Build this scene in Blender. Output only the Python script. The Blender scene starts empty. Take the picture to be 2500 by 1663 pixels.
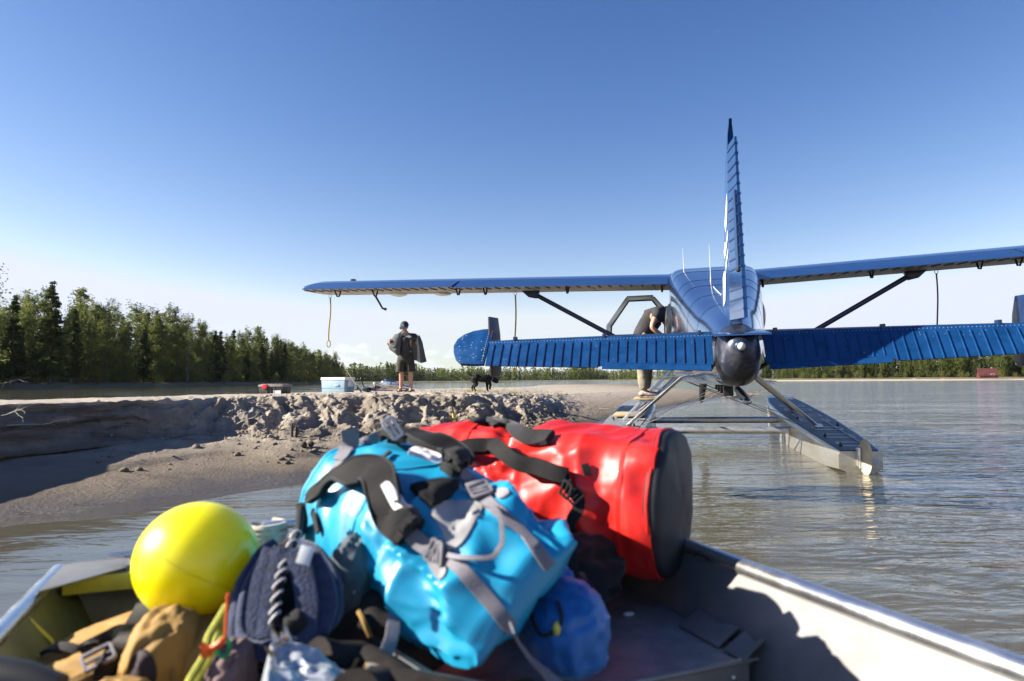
import bpy, bmesh, math, random
import numpy as np
from mathutils import Vector, Matrix, Quaternion, noise
from mathutils.bvhtree import BVHTree

scene = bpy.context.scene
COL = scene.collection
R_ = math.radians

# ---------------------------------------------------------------- camera
CAM = Vector((0, 0, 1.05))
FPX, PW, PH = 1667.0, 2500.0, 1663.0
c_pitch, c_roll = math.atan2(98.5, FPX), math.atan2(16, 2500)
CR = Matrix.Rotation(c_pitch, 3, 'X') @ Matrix.Rotation(c_roll, 3, 'Y')
cam_d = bpy.data.cameras.new('camera')
cam_o = bpy.data.objects.new('camera', cam_d)
COL.objects.link(cam_o)
rx, fy, uz = CR @ Vector((1, 0, 0)), CR @ Vector((0, 1, 0)), CR @ Vector((0, 0, 1))
m = Matrix((rx, uz, -fy)).transposed().to_4x4()
m.translation = CAM
cam_o.matrix_world = m
cam_d.sensor_width = 36
cam_d.lens = 36 * FPX / PW
cam_d.clip_start = .05
cam_d.clip_end = 60000
cam_d.dof.use_dof = True
cam_d.dof.focus_distance = 12.5
cam_d.dof.aperture_fstop = 3.0
scene.camera = cam_o

# ---------------------------------------------------------------- light
SUN_EL, SUN_AZ = R_(27), R_(-2)          # azimuth: from the left (-x), this much towards the far side
SUN = Vector((-math.cos(SUN_EL) * math.cos(SUN_AZ), math.cos(SUN_EL) * math.sin(SUN_AZ), math.sin(SUN_EL)))
sl = bpy.data.lights.new('sun', 'SUN')
sl.energy = 5.0
sl.angle = R_(.53)
sl.color = (1.0, .93, .82)
so = bpy.data.objects.new('sun', sl)
so.rotation_euler = SUN.to_track_quat('Z', 'Y').to_euler()
so.location = (-20, 5, 30)
COL.objects.link(so)

world = bpy.data.worlds.new('World')
scene.world = world
world.use_nodes = True
wt = world.node_tree
wt.nodes.clear()
def wn(t, **k):
    n = wt.nodes.new(t)
    for a, b in k.items():
        setattr(n, a, b)
    return n
sky = wn('ShaderNodeTexSky', sky_type='NISHITA', sun_disc=False)
sky.sun_elevation = SUN_EL
sky.sun_rotation = math.atan2(SUN.x, SUN.y)
sky.altitude = 100
sky.air_density = 1.0
sky.dust_density = .15
sky.ozone_density = 3.6
bg = wn('ShaderNodeBackground')
bg.inputs['Strength'].default_value = .058
out = wn('ShaderNodeOutputWorld')
# low bank of cumulus just above the horizon
tc = wn('ShaderNodeTexCoord')
sep = wn('ShaderNodeSeparateXYZ')
wt.links.new(tc.outputs['Generated'], sep.inputs[0])
mp = wn('ShaderNodeMapping')
mp.inputs['Scale'].default_value = (1, 1, 2.6)
wt.links.new(tc.outputs['Generated'], mp.inputs[0])
nz = wn('ShaderNodeTexNoise')
nz.inputs['Scale'].default_value = 17
nz.inputs['Detail'].default_value = 9
nz.inputs['Roughness'].default_value = .56
wt.links.new(mp.outputs[0], nz.inputs['Vector'])
top = wn('ShaderNodeMapRange', clamp=True)          # cover fades out with height
for i, v in zip(range(1, 5), (0.0, .085, .17, -.24)):
    top.inputs[i].default_value = v
wt.links.new(sep.outputs['Z'], top.inputs[0])
addn = wn('ShaderNodeMath', operation='ADD')
wt.links.new(nz.outputs[0], addn.inputs[0])
wt.links.new(top.outputs[0], addn.inputs[1])
cm = wn('ShaderNodeMapRange', clamp=True, interpolation_type='SMOOTHSTEP')
for i, v in zip(range(1, 5), (.5, .60, 0, .8)):
    cm.inputs[i].default_value = v
wt.links.new(addn.outputs[0], cm.inputs[0])
n2 = wn('ShaderNodeTexNoise')
n2.inputs['Scale'].default_value = 30
n2.inputs['Detail'].default_value = 6
wt.links.new(mp.outputs[0], n2.inputs['Vector'])
cc = wn('ShaderNodeMixRGB')
cc.inputs[1].default_value = (5.6, 6.0, 6.6, 1)
cc.inputs[2].default_value = (7.8, 7.8, 7.7, 1)
wt.links.new(n2.outputs[0], cc.inputs[0])
mx = wn('ShaderNodeMixRGB')
wt.links.new(cm.outputs[0], mx.inputs[0])
# clear-air grade of the whole sky: deeper zenith, whiter low band
spc = wn('ShaderNodeSeparateColor')
cbc = wn('ShaderNodeCombineColor')
wt.links.new(sky.outputs[0], spc.inputs[0])
for i, (mxv, gv, kv) in enumerate(((3.05, 1.78, .75), (4.5, 1.46, .65), (6.2, 1.10, .97))):
    n_a, n_b, n_c = wn('ShaderNodeMath', operation='MINIMUM'), wn('ShaderNodeMath', operation='POWER'), wn('ShaderNodeMath', operation='MULTIPLY')
    n_a.inputs[1].default_value, n_b.inputs[1].default_value, n_c.inputs[1].default_value = mxv, gv, kv
    wt.links.new(spc.outputs[i], n_a.inputs[0])
    wt.links.new(n_a.outputs[0], n_b.inputs[0])
    wt.links.new(n_b.outputs[0], n_c.inputs[0])
    wt.links.new(n_c.outputs[0], cbc.inputs[i])
wt.links.new(cbc.outputs[0], mx.inputs[1])

wt.links.new(cc.outputs[0], mx.inputs[2])
wt.links.new(mx.outputs[0], bg.inputs['Color'])
wt.links.new(bg.outputs[0], out.inputs[0])

vs = scene.view_settings
vs.view_transform = 'Standard'
vs.look = 'None'
vs.exposure = 1.4
vs.gamma = 1
vs.use_curve_mapping = False
scene.cycles.use_denoising = True
scene.cycles.max_bounces = 6
scene.cycles.caustics_reflective = False
scene.cycles.caustics_refractive = False
scene.cycles.sample_clamp_indirect = 6

# ---------------------------------------------------------------- pixel -> place helpers
def ray(px, py):
    return (CR @ Vector(((px - PW / 2) / FPX, 1, -(py - PH / 2) / FPX)))
def at(px, py, y):
    """the point seen at (px, py) of the photograph that stands y metres ahead"""
    d = ray(px, py)
    return CAM + d * (y / d.y)
def atz(px, py, z):
    d = ray(px, py)
    return CAM + d * ((z - CAM.z) / d.z)

# ---------------------------------------------------------------- materials
def mat(name, base, rough=.6, metal=0., var=.0, var_scale=8., bump=0., bump_scale=30., spec=.5, coat=0., col2=None,
        coord='Object', detail=5., rvar=0., stretch=None, transmission=0., sheen=0., alpha=1., bump_dist=.02, objrand=0., lo=.35, hi=.65):
    mm = bpy.data.materials.new(name)
    mm.use_nodes = True
    nt = mm.node_tree
    b = nt.nodes['Principled BSDF']
    b.inputs['Base Color'].default_value = (*base, 1)
    b.inputs['Roughness'].default_value = rough
    b.inputs['Metallic'].default_value = metal
    b.inputs['Specular IOR Level'].default_value = spec
    b.inputs['Coat Weight'].default_value = coat
    b.inputs['Coat Roughness'].default_value = .06
    b.inputs['Transmission Weight'].default_value = transmission
    b.inputs['Sheen Weight'].default_value = sheen
    b.inputs['Alpha'].default_value = alpha
    tcn = nt.nodes.new('ShaderNodeTexCoord')
    src = tcn.outputs[coord]
    if stretch:
        mpn = nt.nodes.new('ShaderNodeMapping')
        mpn.inputs['Scale'].default_value = stretch
        nt.links.new(src, mpn.inputs[0])
        src = mpn.outputs[0]
    if var or col2 or rvar:
        n = nt.nodes.new('ShaderNodeTexNoise')
        n.inputs['Scale'].default_value = var_scale
        n.inputs['Detail'].default_value = detail
        n.inputs['Roughness'].default_value = .62
        nt.links.new(src, n.inputs['Vector'])
        mr = nt.nodes.new('ShaderNodeMapRange')
        mr.inputs[1].default_value = lo
        mr.inputs[2].default_value = hi
        nt.links.new(n.outputs[0], mr.inputs[0])
        mxn = nt.nodes.new('ShaderNodeMixRGB')
        c2 = col2 if col2 else tuple(min(1, c * (1 + var)) for c in base)
        c1 = base if col2 else tuple(c * (1 - var) for c in base)
        mxn.inputs[1].default_value = (*c1, 1)
        mxn.inputs[2].default_value = (*c2, 1)
        nt.links.new(mr.outputs[0], mxn.inputs[0])
        colsrc = mxn.outputs[0]
        if objrand:
            oi = nt.nodes.new('ShaderNodeObjectInfo')
            hsv = nt.nodes.new('ShaderNodeHueSaturation')
            m1 = nt.nodes.new('ShaderNodeMapRange')
            m1.inputs[3].default_value = 1 - objrand
            m1.inputs[4].default_value = 1 + objrand
            nt.links.new(oi.outputs['Random'], m1.inputs[0])
            nt.links.new(m1.outputs[0], hsv.inputs['Value'])
            nt.links.new(colsrc, hsv.inputs['Color'])
            colsrc = hsv.outputs[0]
        nt.links.new(colsrc, b.inputs['Base Color'])
        if rvar:
            m2 = nt.nodes.new('ShaderNodeMapRange')
            m2.inputs[1].default_value = .3
            m2.inputs[2].default_value = .7
            m2.inputs[3].default_value = max(.02, rough - rvar)
            m2.inputs[4].default_value = rough + rvar
            nt.links.new(n.outputs[0], m2.inputs[0])
            nt.links.new(m2.outputs[0], b.inputs['Roughness'])
    if bump:
        nb = nt.nodes.new('ShaderNodeTexNoise')
        nb.inputs['Scale'].default_value = bump_scale
        nb.inputs['Detail'].default_value = 6
        nt.links.new(src, nb.inputs['Vector'])
        bn = nt.nodes.new('ShaderNodeBump')
        bn.inputs['Strength'].default_value = bump
        bn.inputs['Distance'].default_value = bump_dist
        nt.links.new(nb.outputs[0], bn.inputs['Height'])
        nt.links.new(bn.outputs[0], b.inputs['Normal'])
    return mm

M = {}
M['blue'] = mat('blue_gloss_paint', (.017, .066, .20), .17, .4, var=.12, var_scale=3, coat=.6, bump=.03, bump_scale=5, rvar=.05)
M['blue_fus'] = mat('blue_polished_paint', (.055, .135, .32), .13, .85, var=.1, var_scale=2, coat=.7, bump=.05, bump_scale=2.2, rvar=.05)
M['blue_elev'] = mat('blue_weathered_paint', (.006, .052, .165), .32, .1, var=.18, var_scale=9, coat=.25, rvar=.1)
M['blue_dark'] = mat('navy_paint', (.012, .03, .09), .35, 0, var=.2, coat=.2)
M['finlet'] = mat('finlet_navy_rust', (.03, .038, .07), .45, 0, col2=(.16, .05, .03), var_scale=2.2, lo=.5, hi=.62)
M['alu'] = mat('aluminium', (.72, .72, .70), .38, .85, var=.1, var_scale=6, bump=.06, bump_scale=18, rvar=.1)
M['alu_ribbed'] = mat('aluminium_underside', (.56, .53, .49), .5, .35, var=.12, var_scale=10)
M['alu_float'] = mat('float_aluminium', (.68, .67, .62), .36, .8, col2=(.42, .38, .3), var_scale=3.5, rvar=.12, stretch=(1, .35, 1.6), bump=.05, bump_scale=7)
M['float_deck'] = mat('float_deck_tread', (.23, .235, .24), .6, .2, var=.2, var_scale=12, bump=.1, bump_scale=120)
M['dirty_alu'] = mat('dirty_boat_aluminium', (.235, .23, .22), .5, .35, col2=(.14, .135, .125), var_scale=5, rvar=.12, bump=.08, bump_scale=9, lo=.4, hi=.75)
M['dark_alu'] = mat('deck_aluminium', (.42, .41, .395), .55, .4, col2=(.22, .21, .2), var_scale=7, rvar=.12, bump=.1, bump_scale=30)
M['rail'] = mat('gunwale_tube', (.78, .77, .75), .27, .95, var=.06, var_scale=9, rvar=.08)
M['olive'] = mat('olive_hull_bounce', (.21, .205, .06), .45, .15, col2=(.12, .12, .05), var_scale=5, rvar=.1, bump=.05, bump_scale=20)  # yellow-green bounce from the buoy put into the left hull colour
M['lime'] = mat('lime_and_bow_bounce', (.62, .58, .08), .45, .1, col2=(.48, .43, .07), var_scale=14)  # on the bow lip this lime carries bounce light from the yellow buoy
M['black'] = mat('black_rubber', (.015, .015, .016), .55, 0, var=.3)
M['black_fabric'] = mat('black_fabric', (.014, .014, .015), .9, 0, spec=.25, var=.3, var_scale=25, bump=.4, bump_scale=220, bump_dist=.002, sheen=.15)
M['charcoal_fabric'] = mat('charcoal_strap_fabric', (.015, .0145, .014), .8, 0, var=.25, var_scale=18, bump=.5, bump_scale=260, bump_dist=.002, spec=.2)
M['plastic_black'] = mat('black_plastic', (.02, .02, .022), .35, 0)
M['white'] = mat('white_paint', (.8, .8, .79), .4, 0)
M['reflective'] = mat('reflective_patch', (.66, .64, .66), .5, 0, var=.05, var_scale=30)
M['grey_web'] = mat('grey_webbing', (.17, .16, .18), .7, 0, var=.12, var_scale=60, bump=.4, bump_scale=300, bump_dist=.002)
M['grey_patch'] = mat('grey_vinyl', (.34, .33, .32), .4, 0, var=.05)
M['blue_vinyl'] = mat('cyan_vinyl', (.012, .27, .46), .40, 0, col2=(.10, .30, .40), lo=.58, hi=.95, var_scale=10, coat=.08, bump=.10, bump_scale=9, bump_dist=.006, rvar=.06)
M['red_vinyl'] = mat('red_vinyl', (.64, .018, .012), .42, 0, col2=(.42, .05, .035), lo=.55, hi=.9, var_scale=9, coat=.08, bump=.10, bump_scale=9, bump_dist=.006, rvar=.06)
M['cap_vinyl'] = mat('black_vinyl_end', (.009, .010, .012), .55, 0, col2=(.024, .026, .028), var_scale=6, bump=.3, bump_scale=11, bump_dist=.006, rvar=.1)
M['blue_nylon'] = mat('royal_blue_nylon', (.0, .12, .40), .5, 0, var=.15, var_scale=6, sheen=.2, bump=.35, bump_scale=30, bump_dist=.006)
M['buoy'] = mat('yellow_buoy_vinyl', (.95, .84, .0), .36, 0, col2=(.62, .52, .03), lo=.6, hi=.95, var_scale=11, coat=.3, rvar=.05)
M['navy_mesh'] = mat('navy_mesh_fabric', (.022, .035, .085), .9, 0, var=.35, var_scale=70, bump=.9, bump_scale=160, bump_dist=.004, sheen=.3)
M['tan'] = mat('tan_canvas', (.36, .205, .05), .8, 0, var=.14, var_scale=7, bump=.25, bump_scale=60, bump_dist=.003)
M['mauve'] = mat('mauve_brown_fabric', (.19, .115, .105), .75, 0, var=.2, var_scale=9, bump=.3, bump_scale=24, bump_dist=.008)
M['steel'] = mat('steel', (.5, .5, .5), .3, .95)
M['tarp'] = mat('silver_blue_tarp', (.48, .51, .55), .32, .4, col2=(.27, .31, .37), var_scale=6, bump=.5, bump_scale=16, bump_dist=.012)
M['tarp_edge'] = mat('torn_brown_edge', (.36, .22, .1), .8, 0, var=.3, var_scale=20)
M['cord_yg'] = mat('yellow_green_cord', (.36, .36, .03), .7, 0, var=.2, var_scale=80)
M['orange'] = mat('orange_plastic', (.75, .11, .015), .4, 0)
M['green'] = mat('green_anodised', (.01, .35, .1), .3, .4)
M['lumber'] = mat('raw_lumber', (.42, .3, .17), .75, 0, col2=(.3, .2, .1), var_scale=10, stretch=(1, 9, 9))
M['driftwood'] = mat('driftwood', (.25, .21, .17), .9, 0, col2=(.12, .1, .08), var_scale=9, bump=.5, bump_scale=40)
M['bark'] = mat('dark_bark', (.07, .055, .045), .95, 0, var=.3, var_scale=6)
M['bark_pale'] = mat('pale_bark', (.12, .105, .09), .9, 0, var=.35, var_scale=3)
M['skin'] = mat('skin', (.48, .25, .17), .5, 0, var=.08, var_scale=10)
M['tshirt'] = mat('black_tshirt', (.036, .036, .04), .9, 0, var=.2, var_scale=6, bump=.4, bump_scale=14, bump_dist=.02)
M['shorts'] = mat('black_brown_shorts', (.03, .027, .021), .8, 0, var=.3, var_scale=7, bump=.6, bump_scale=10, bump_dist=.03)
M['khaki'] = mat('khaki_trousers', (.27, .235, .165), .85, 0, var=.15, var_scale=6, bump=.6, bump_scale=12, bump_dist=.03)
M['jacket'] = mat('dark_grey_jacket', (.07, .07, .068), .75, 0, var=.2, var_scale=6, bump=.4, bump_scale=12, bump_dist=.02)
M['lining'] = mat('grey_jacket_lining', (.27, .27, .255), .8, 0, var=.15, var_scale=9)
M['cap'] = mat('navy_cap', (.02, .032, .06), .8, 0, var=.1)
M['hair'] = mat('brown_hair', (.05, .03, .02), .8, 0)
M['fur'] = mat('black_fur', (.010, .009, .009), .75, 0, spec=.2, var=.4, var_scale=30, bump=.4, bump_scale=60)
M['cooler'] = mat('pale_blue_cooler', (.26, .38, .47), .5, 0, var=.08, var_scale=6)
M['cooler_lid'] = mat('white_cooler_lid', (.72, .73, .72), .5, 0, var=.05)
M['red_plastic'] = mat('red_plastic', (.55, .02, .03), .4, 0)
M['brown_plastic'] = mat('brown_black_plastic', (.03, .025, .023), .5, 0, var=.2)
M['grey_lid'] = mat('grey_brown_lid', (.2, .18, .165), .6, 0, var=.1)
M['yellow_strap'] = mat('yellow_webbing', (.46, .33, .03), .8, 0, var=.2, var_scale=40)
M['rope_dark'] = mat('brown_rope', (.1, .07, .035), .9, 0, var=.3, var_scale=40)
M['rope_pale'] = mat('pale_rope', (.5, .45, .36), .9, 0, var=.2, var_scale=40)
M['roof_red'] = mat('red_metal_roof', (.10, .03, .025), .6, .1, var=.15)
M['log_dark'] = mat('dark_log_wall', (.045, .035, .03), .9, 0, var=.3, var_scale=2)
M['roof_dark'] = mat('dark_roof', (.05, .047, .05), .7, .1, var=.2)
M['glass_dark'] = mat('dark_window_glass', (.02, .025, .03), .08, 0)
M['perspex'] = mat('clear_perspex', (.9, .94, .96), .03, 0, transmission=1.)
M['rock'] = mat('shore_rock', (.3, .28, .26), .9, 0, var=.3, var_scale=2)
M['tread_wood'] = mat('tan_step_board', (.5, .36, .2), .7, 0, var=.15)

# ---------------------------------------------------------------- mesh builder
MATW = {}
class MB:
    def __init__(s):
        s.v, s.f, s.mi = [], [], []
    def add(s, vs_, fs_, mi=0):
        o = len(s.v)
        s.v += [Vector(v) for v in vs_]
        s.f += [[i + o for i in f] for f in fs_]
        s.mi += [mi] * len(fs_)
        return s
    def box(s, c, d, rot=None, mi=0, taper=(1, 1)):
        c = Vector(c)
        vs_ = []
        for z in (-1, 1):
            t = taper if z > 0 else (1, 1)
            for x, y in ((-1, -1), (1, -1), (1, 1), (-1, 1)):
                p = Vector((x * d[0] / 2 * t[0], y * d[1] / 2 * t[1], z * d[2] / 2))
                vs_.append(c + (rot @ p if rot else p))
        return s.add(vs_, [(0, 3, 2, 1), (4, 5, 6, 7), (0, 1, 5, 4), (1, 2, 6, 5), (2, 3, 7, 6), (3, 0, 4, 7)], mi)
    def beam(s, a, b, w, h, up=(0, 0, 1), mi=0):
        a, b = Vector(a), Vector(b)
        d = (b - a)
        L = d.length
        d.normalize()
        u = Vector(up)
        x = d.cross(u)
        if x.length < 1e-4:
            x = d.cross(Vector((1, 0, 0)))
        x.normalize()
        u = x.cross(d)
        return s.box((a + b) / 2, (w, L, h), Matrix((x, d, u)).transposed(), mi)
    def rings(s, rs, closed=True, caps=True, mi=0):
        n = len(rs[0])
        o = len(s.v)
        for r in rs:
            s.v += [Vector(p) for p in r]
        for i in range(len(rs) - 1):
            for j in range(n if closed else n - 1):
                k = (j + 1) % n
                s.f.append([o + i * n + j, o + i * n + k, o + (i + 1) * n + k, o + (i + 1) * n + j])
                s.mi.append(mi)
        if caps and closed:
            s.f.append([o + j for j in range(n)][::-1])
            s.f.append([o + (len(rs) - 1) * n + j for j in range(n)])
            s.mi += [mi, mi]
        return s
    def tube(s, pts, r, seg=8, flat=1., up=None, mi=0, closed=False):
        pts = [Vector(p) for p in pts]
        n = len(pts)
        rs = r if isinstance(r, (list, tuple)) else [r] * n
        t0 = (pts[1] - pts[0]).normalized()
        ref = Vector(up) if up else (Vector((0, 0, 1)) if abs(t0.z) < .9 else Vector((1, 0, 0)))
        x = t0.cross(ref).normalized()
        out_ = []
        for i in range(n):
            a, b = pts[max(0, i - 1)], pts[min(n - 1, i + 1)]
            t = (b - a)
            t = t.normalized() if t.length > 1e-9 else t0
            x = (x - t * x.dot(t))
            x = x.normalized() if x.length > 1e-6 else t.orthogonal().normalized()
            y = t.cross(x)
            out_.append([pts[i] + (x * math.cos(q) + y * math.sin(q) * flat) * rs[i] for q in [2 * math.pi * j / seg for j in range(seg)]])
        return s.rings(out_, True, True, mi)
    def ribbon(s, pts, nrm, w, t, mi=0):
        """flat strap along pts, its face towards nrm"""
        n = len(pts)
        ws = w if isinstance(w, (list, tuple)) else [w] * n
        out_ = []
        for i in range(n):
            a, b = Vector(pts[max(0, i - 1)]), Vector(pts[min(n - 1, i + 1)])
            d = (b - a).normalized()
            nn = Vector(nrm[i])
            x = d.cross(nn)
            x = x.normalized() if x.length > 1e-6 else d.orthogonal().normalized()
            nn = x.cross(d)
            p = Vector(pts[i])
            h = ws[i] / 2
            out_.append([p - x * h, p - x * h * .96 + nn * t, p + nn * t * 1.15, p + x * h * .96 + nn * t, p + x * h, p - nn * t * .1])
        return s.rings(out_, True, True, mi)
    def poly(s, pts, thick, nrm, mi=0):
        """flat polygon with thickness along nrm"""
        nn = Vector(nrm).normalized() * thick / 2
        n = len(pts)
        vs_ = [Vector(p) - nn for p in pts] + [Vector(p) + nn for p in pts]
        fs_ = [list(range(n))[::-1], list(range(n, 2 * n))] + [[i, (i + 1) % n, n + (i + 1) % n, n + i] for i in range(n)]
        return s.add(vs_, fs_, mi)
    def sphere(s, c, r, seg=12, rg=8, mi=0, fn=None):
        c = Vector(c)
        r = Vector((r, r, r)) if not isinstance(r, (tuple, list, Vector)) else Vector(r)
        rs = []
        for i in range(rg + 1):
            a = math.pi * i / rg
            rr = max(math.sin(a), 1e-3)
            ring = []
            for j in range(seg):
                q = 2 * math.pi * j / seg
                d = Vector((math.cos(q) * rr, math.sin(q) * rr, -math.cos(a)))
                k = fn(d) if fn else 1.
                ring.append(c + Vector((d.x * r.x, d.y * r.y, d.z * r.z)) * k)
            rs.append(ring)
        return s.rings(rs, True, True, mi)
    def build(s, name, mats, parent=None, smooth=40, label=None, world=False, bevel=0, kind=None, cat=None, group=None):
        """world: the vertices are world points; otherwise they are local to the parent"""
        vs_ = s.v
        loc = None
        if parent is not None:
            if world:
                inv = MATW[parent.name].inverted()
                vs_ = [inv @ v for v in vs_]
        else:
            lo = Vector((min(v.x for v in vs_), min(v.y for v in vs_), min(v.z for v in vs_)))
            hi = Vector((max(v.x for v in vs_), max(v.y for v in vs_), max(v.z for v in vs_)))
            loc = Vector(((lo.x + hi.x) / 2, (lo.y + hi.y) / 2, lo.z))
            vs_ = [v - loc for v in vs_]
        me = bpy.data.meshes.new(name)
        me.from_pydata([tuple(v) for v in vs_], [], s.f)
        for mm in (mats if isinstance(mats, (list, tuple)) else [mats]):
            me.materials.append(M[mm] if isinstance(mm, str) else mm)
        if any(s.mi):
            me.polygons.foreach_set('material_index', s.mi)
        if bevel:
            bm = bmesh.new()
            bm.from_mesh(me)
            bmesh.ops.remove_doubles(bm, verts=bm.verts, dist=1e-5)
            ed = [e for e in bm.edges if len(e.link_faces) == 2 and e.calc_face_angle(0) > .6]
            bmesh.ops.bevel(bm, geom=ed, offset=bevel, segments=2, affect='EDGES', profile=.6)
            bm.to_mesh(me)
            bm.free()
        if smooth:
            me.shade_smooth()
            me.set_sharp_from_angle(angle=R_(smooth))
        me.update()
        o = bpy.data.objects.new(name, me)
        COL.objects.link(o)
        if parent is not None:
            o.parent = parent
            MATW[o.name] = MATW[parent.name].copy()
        else:
            o.location = loc
            MATW[o.name] = Matrix.Translation(loc)
        tag(o, label, cat, group, kind)
        return o

def tag(o, label=None, cat=None, group=None, kind=None):
    for k, v in (('label', label), ('category', cat), ('group', group), ('kind', kind)):
        if v:
            o[k] = v
    return o
def thing(name, loc, label, cat, group=None, rot=None):
    o = bpy.data.objects.new(name, None)
    o.empty_display_size = .1
    COL.objects.link(o)
    mw = Matrix.Translation(Vector(loc)) @ (rot.to_4x4() if rot else Matrix.Identity(4))
    o.matrix_world = mw
    MATW[o.name] = mw
    return tag(o, label, cat, group)
def copy_tree(o, parent=None):
    c = o.copy()
    COL.objects.link(c)
    c.parent = parent
    for ch in list(o.children):
        copy_tree(ch, c)
    return c
def cr(pts, n):
    """Catmull-Rom through pts, n points per span"""
    P = [Vector(p) for p in pts]
    P = [P[0] * 2 - P[1]] + P + [P[-1] * 2 - P[-2]]
    o = []
    for i in range(1, len(P) - 2):
        for k in range(n):
            t = k / n
            a, b, c, d = P[i - 1], P[i], P[i + 1], P[i + 2]
            o.append(.5 * ((2 * b) + (c - a) * t + (2 * a - 5 * b + 4 * c - d) * t * t + (3 * b - a - 3 * c + d) * t ** 3))
    o.append(P[-2].copy())
    return o
def fbm(p, sc, oc=4, seed=0.):
    return noise.fractal(Vector(p) * sc + Vector((seed, seed * 1.7, -seed)), 1.0, 2.0, oc)
def ridge(p, sc, oc=4, seed=0.):
    return noise.ridged_multi_fractal(Vector(p) * sc + Vector((seed, -seed, seed * .3)), 1.0, 2.0, oc, 1.0, 2.0)
def skin_mesh(verts, edges, radii, root=0, sub=2):
    me = bpy.data.meshes.new('tmp')
    me.from_pydata([tuple(v) for v in verts], edges, [])
    o = bpy.data.objects.new('tmp', me)
    COL.objects.link(o)
    sk = o.modifiers.new('s', 'SKIN')
    sk.use_smooth_shade = True
    for i, r in enumerate(radii):
        d = me.skin_vertices[0].data[i]
        d.radius = r if isinstance(r, tuple) else (r, r)
        d.use_root = (i == root)
    su = o.modifiers.new('u', 'SUBSURF')
    su.levels = su.render_levels = sub
    dg = bpy.context.evaluated_depsgraph_get()
    ev = o.evaluated_get(dg).to_mesh()
    vs_ = [v.co.copy() for v in ev.vertices]
    fs_ = [list(p.vertices) for p in ev.polygons]
    o.evaluated_get(dg).to_mesh_clear()
    bpy.data.objects.remove(o)
    bpy.data.meshes.remove(me)
    return vs_, fs_
# ================================================================= river
def water_material():
    mm = bpy.data.materials.new('silty_river_water')
    mm.use_nodes = True
    nt = mm.node_tree
    b = nt.nodes['Principled BSDF']
    b.inputs['Roughness'].default_value = .06
    b.inputs['IOR'].default_value = 1.333
    g = nt.nodes.new('ShaderNodeNewGeometry')
    n = nt.nodes.new('ShaderNodeTexNoise')
    n.inputs['Scale'].default_value = .35
    n.inputs['Detail'].default_value = 6
    nt.links.new(g.outputs['Position'], n.inputs['Vector'])
    mr = nt.nodes.new('ShaderNodeMapRange')
    mr.inputs[1].default_value = .35
    mr.inputs[2].default_value = .65
    nt.links.new(n.outputs[0], mr.inputs[0])
    mxn = nt.nodes.new('ShaderNodeMixRGB')
    mxn.inputs[1].default_value = (.078, .070, .048, 1)
    mxn.inputs[2].default_value = (.105, .095, .066, 1)
    nt.links.new(mr.outputs[0], mxn.inputs[0])
    nt.links.new(mxn.outputs[0], b.inputs['Base Color'])
    prev = None
    pn = nt.nodes.new('ShaderNodeTexNoise')
    pn.inputs['Scale'].default_value = .16
    pn.inputs['Detail'].default_value = 3
    pmap = nt.nodes.new('ShaderNodeMapping')
    pmap.inputs['Scale'].default_value = (.6, 1.8, 1)
    nt.links.new(g.outputs['Position'], pmap.inputs[0])
    nt.links.new(pmap.outputs[0], pn.inputs['Vector'])
    # the lee of the sandbar lies calm, the open channel to the right is ruffled
    sx = nt.nodes.new('ShaderNodeSeparateXYZ')
    nt.links.new(g.outputs['Position'], sx.inputs[0])
    lee = nt.nodes.new('ShaderNodeMapRange')
    lee.interpolation_type = 'SMOOTHSTEP'
    lee.inputs[1].default_value, lee.inputs[2].default_value = -1.0, 6.5
    lee.inputs[3].default_value, lee.inputs[4].default_value = -.13, .12
    nt.links.new(sx.outputs['X'], lee.inputs[0])
    calm = nt.nodes.new('ShaderNodeMath')
    calm.operation = 'ADD'
    nt.links.new(pn.outputs[0], calm.inputs[0])
    nt.links.new(lee.outputs[0], calm.inputs[1])
    for sc, st, dist, rot in (((.45, 1.2, 1), .55, .17, .3), ((2.0, 5.0, 1), .65, .05, -.25), ((8, 14, 1), .55, .012, .15)):
        mpn = nt.nodes.new('ShaderNodeMapping')
        mpn.inputs['Scale'].default_value = sc
        mpn.inputs['Rotation'].default_value = (0, 0, rot)
        nt.links.new(g.outputs['Position'], mpn.inputs[0])
        t = nt.nodes.new('ShaderNodeTexNoise')
        t.inputs['Scale'].default_value = 1
        t.inputs['Detail'].default_value = 3
        t.inputs['Distortion'].default_value = .6
        nt.links.new(mpn.outputs[0], t.inputs['Vector'])
        bn = nt.nodes.new('ShaderNodeBump')
        pr_ = nt.nodes.new('ShaderNodeMapRange')
        pr_.inputs[1].default_value = .35
        pr_.inputs[2].default_value = .65
        pr_.inputs[3].default_value = st * .15
        pr_.inputs[4].default_value = st * 1.35
        nt.links.new(calm.outputs[0], pr_.inputs[0])
        nt.links.new(pr_.outputs[0], bn.inputs['Strength'])
        bn.inputs['Distance'].default_value = dist
        nt.links.new(t.outputs[0], bn.inputs['Height'])
        if prev:
            nt.links.new(prev.outputs[0], bn.inputs['Normal'])
        prev = bn
    nt.links.new(prev.outputs[0], b.inputs['Normal'])
    return mm
M['water'] = water_material()
mb = MB()
mb.add([(-5000, -400, 0), (5000, -400, 0), (5000, 6500, 0), (-5000, 6500, 0)], [(0, 1, 2, 3)])
mb.build('river_water', 'water', smooth=0, kind='structure', label='silty brown river reflecting the blue sky')

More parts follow.
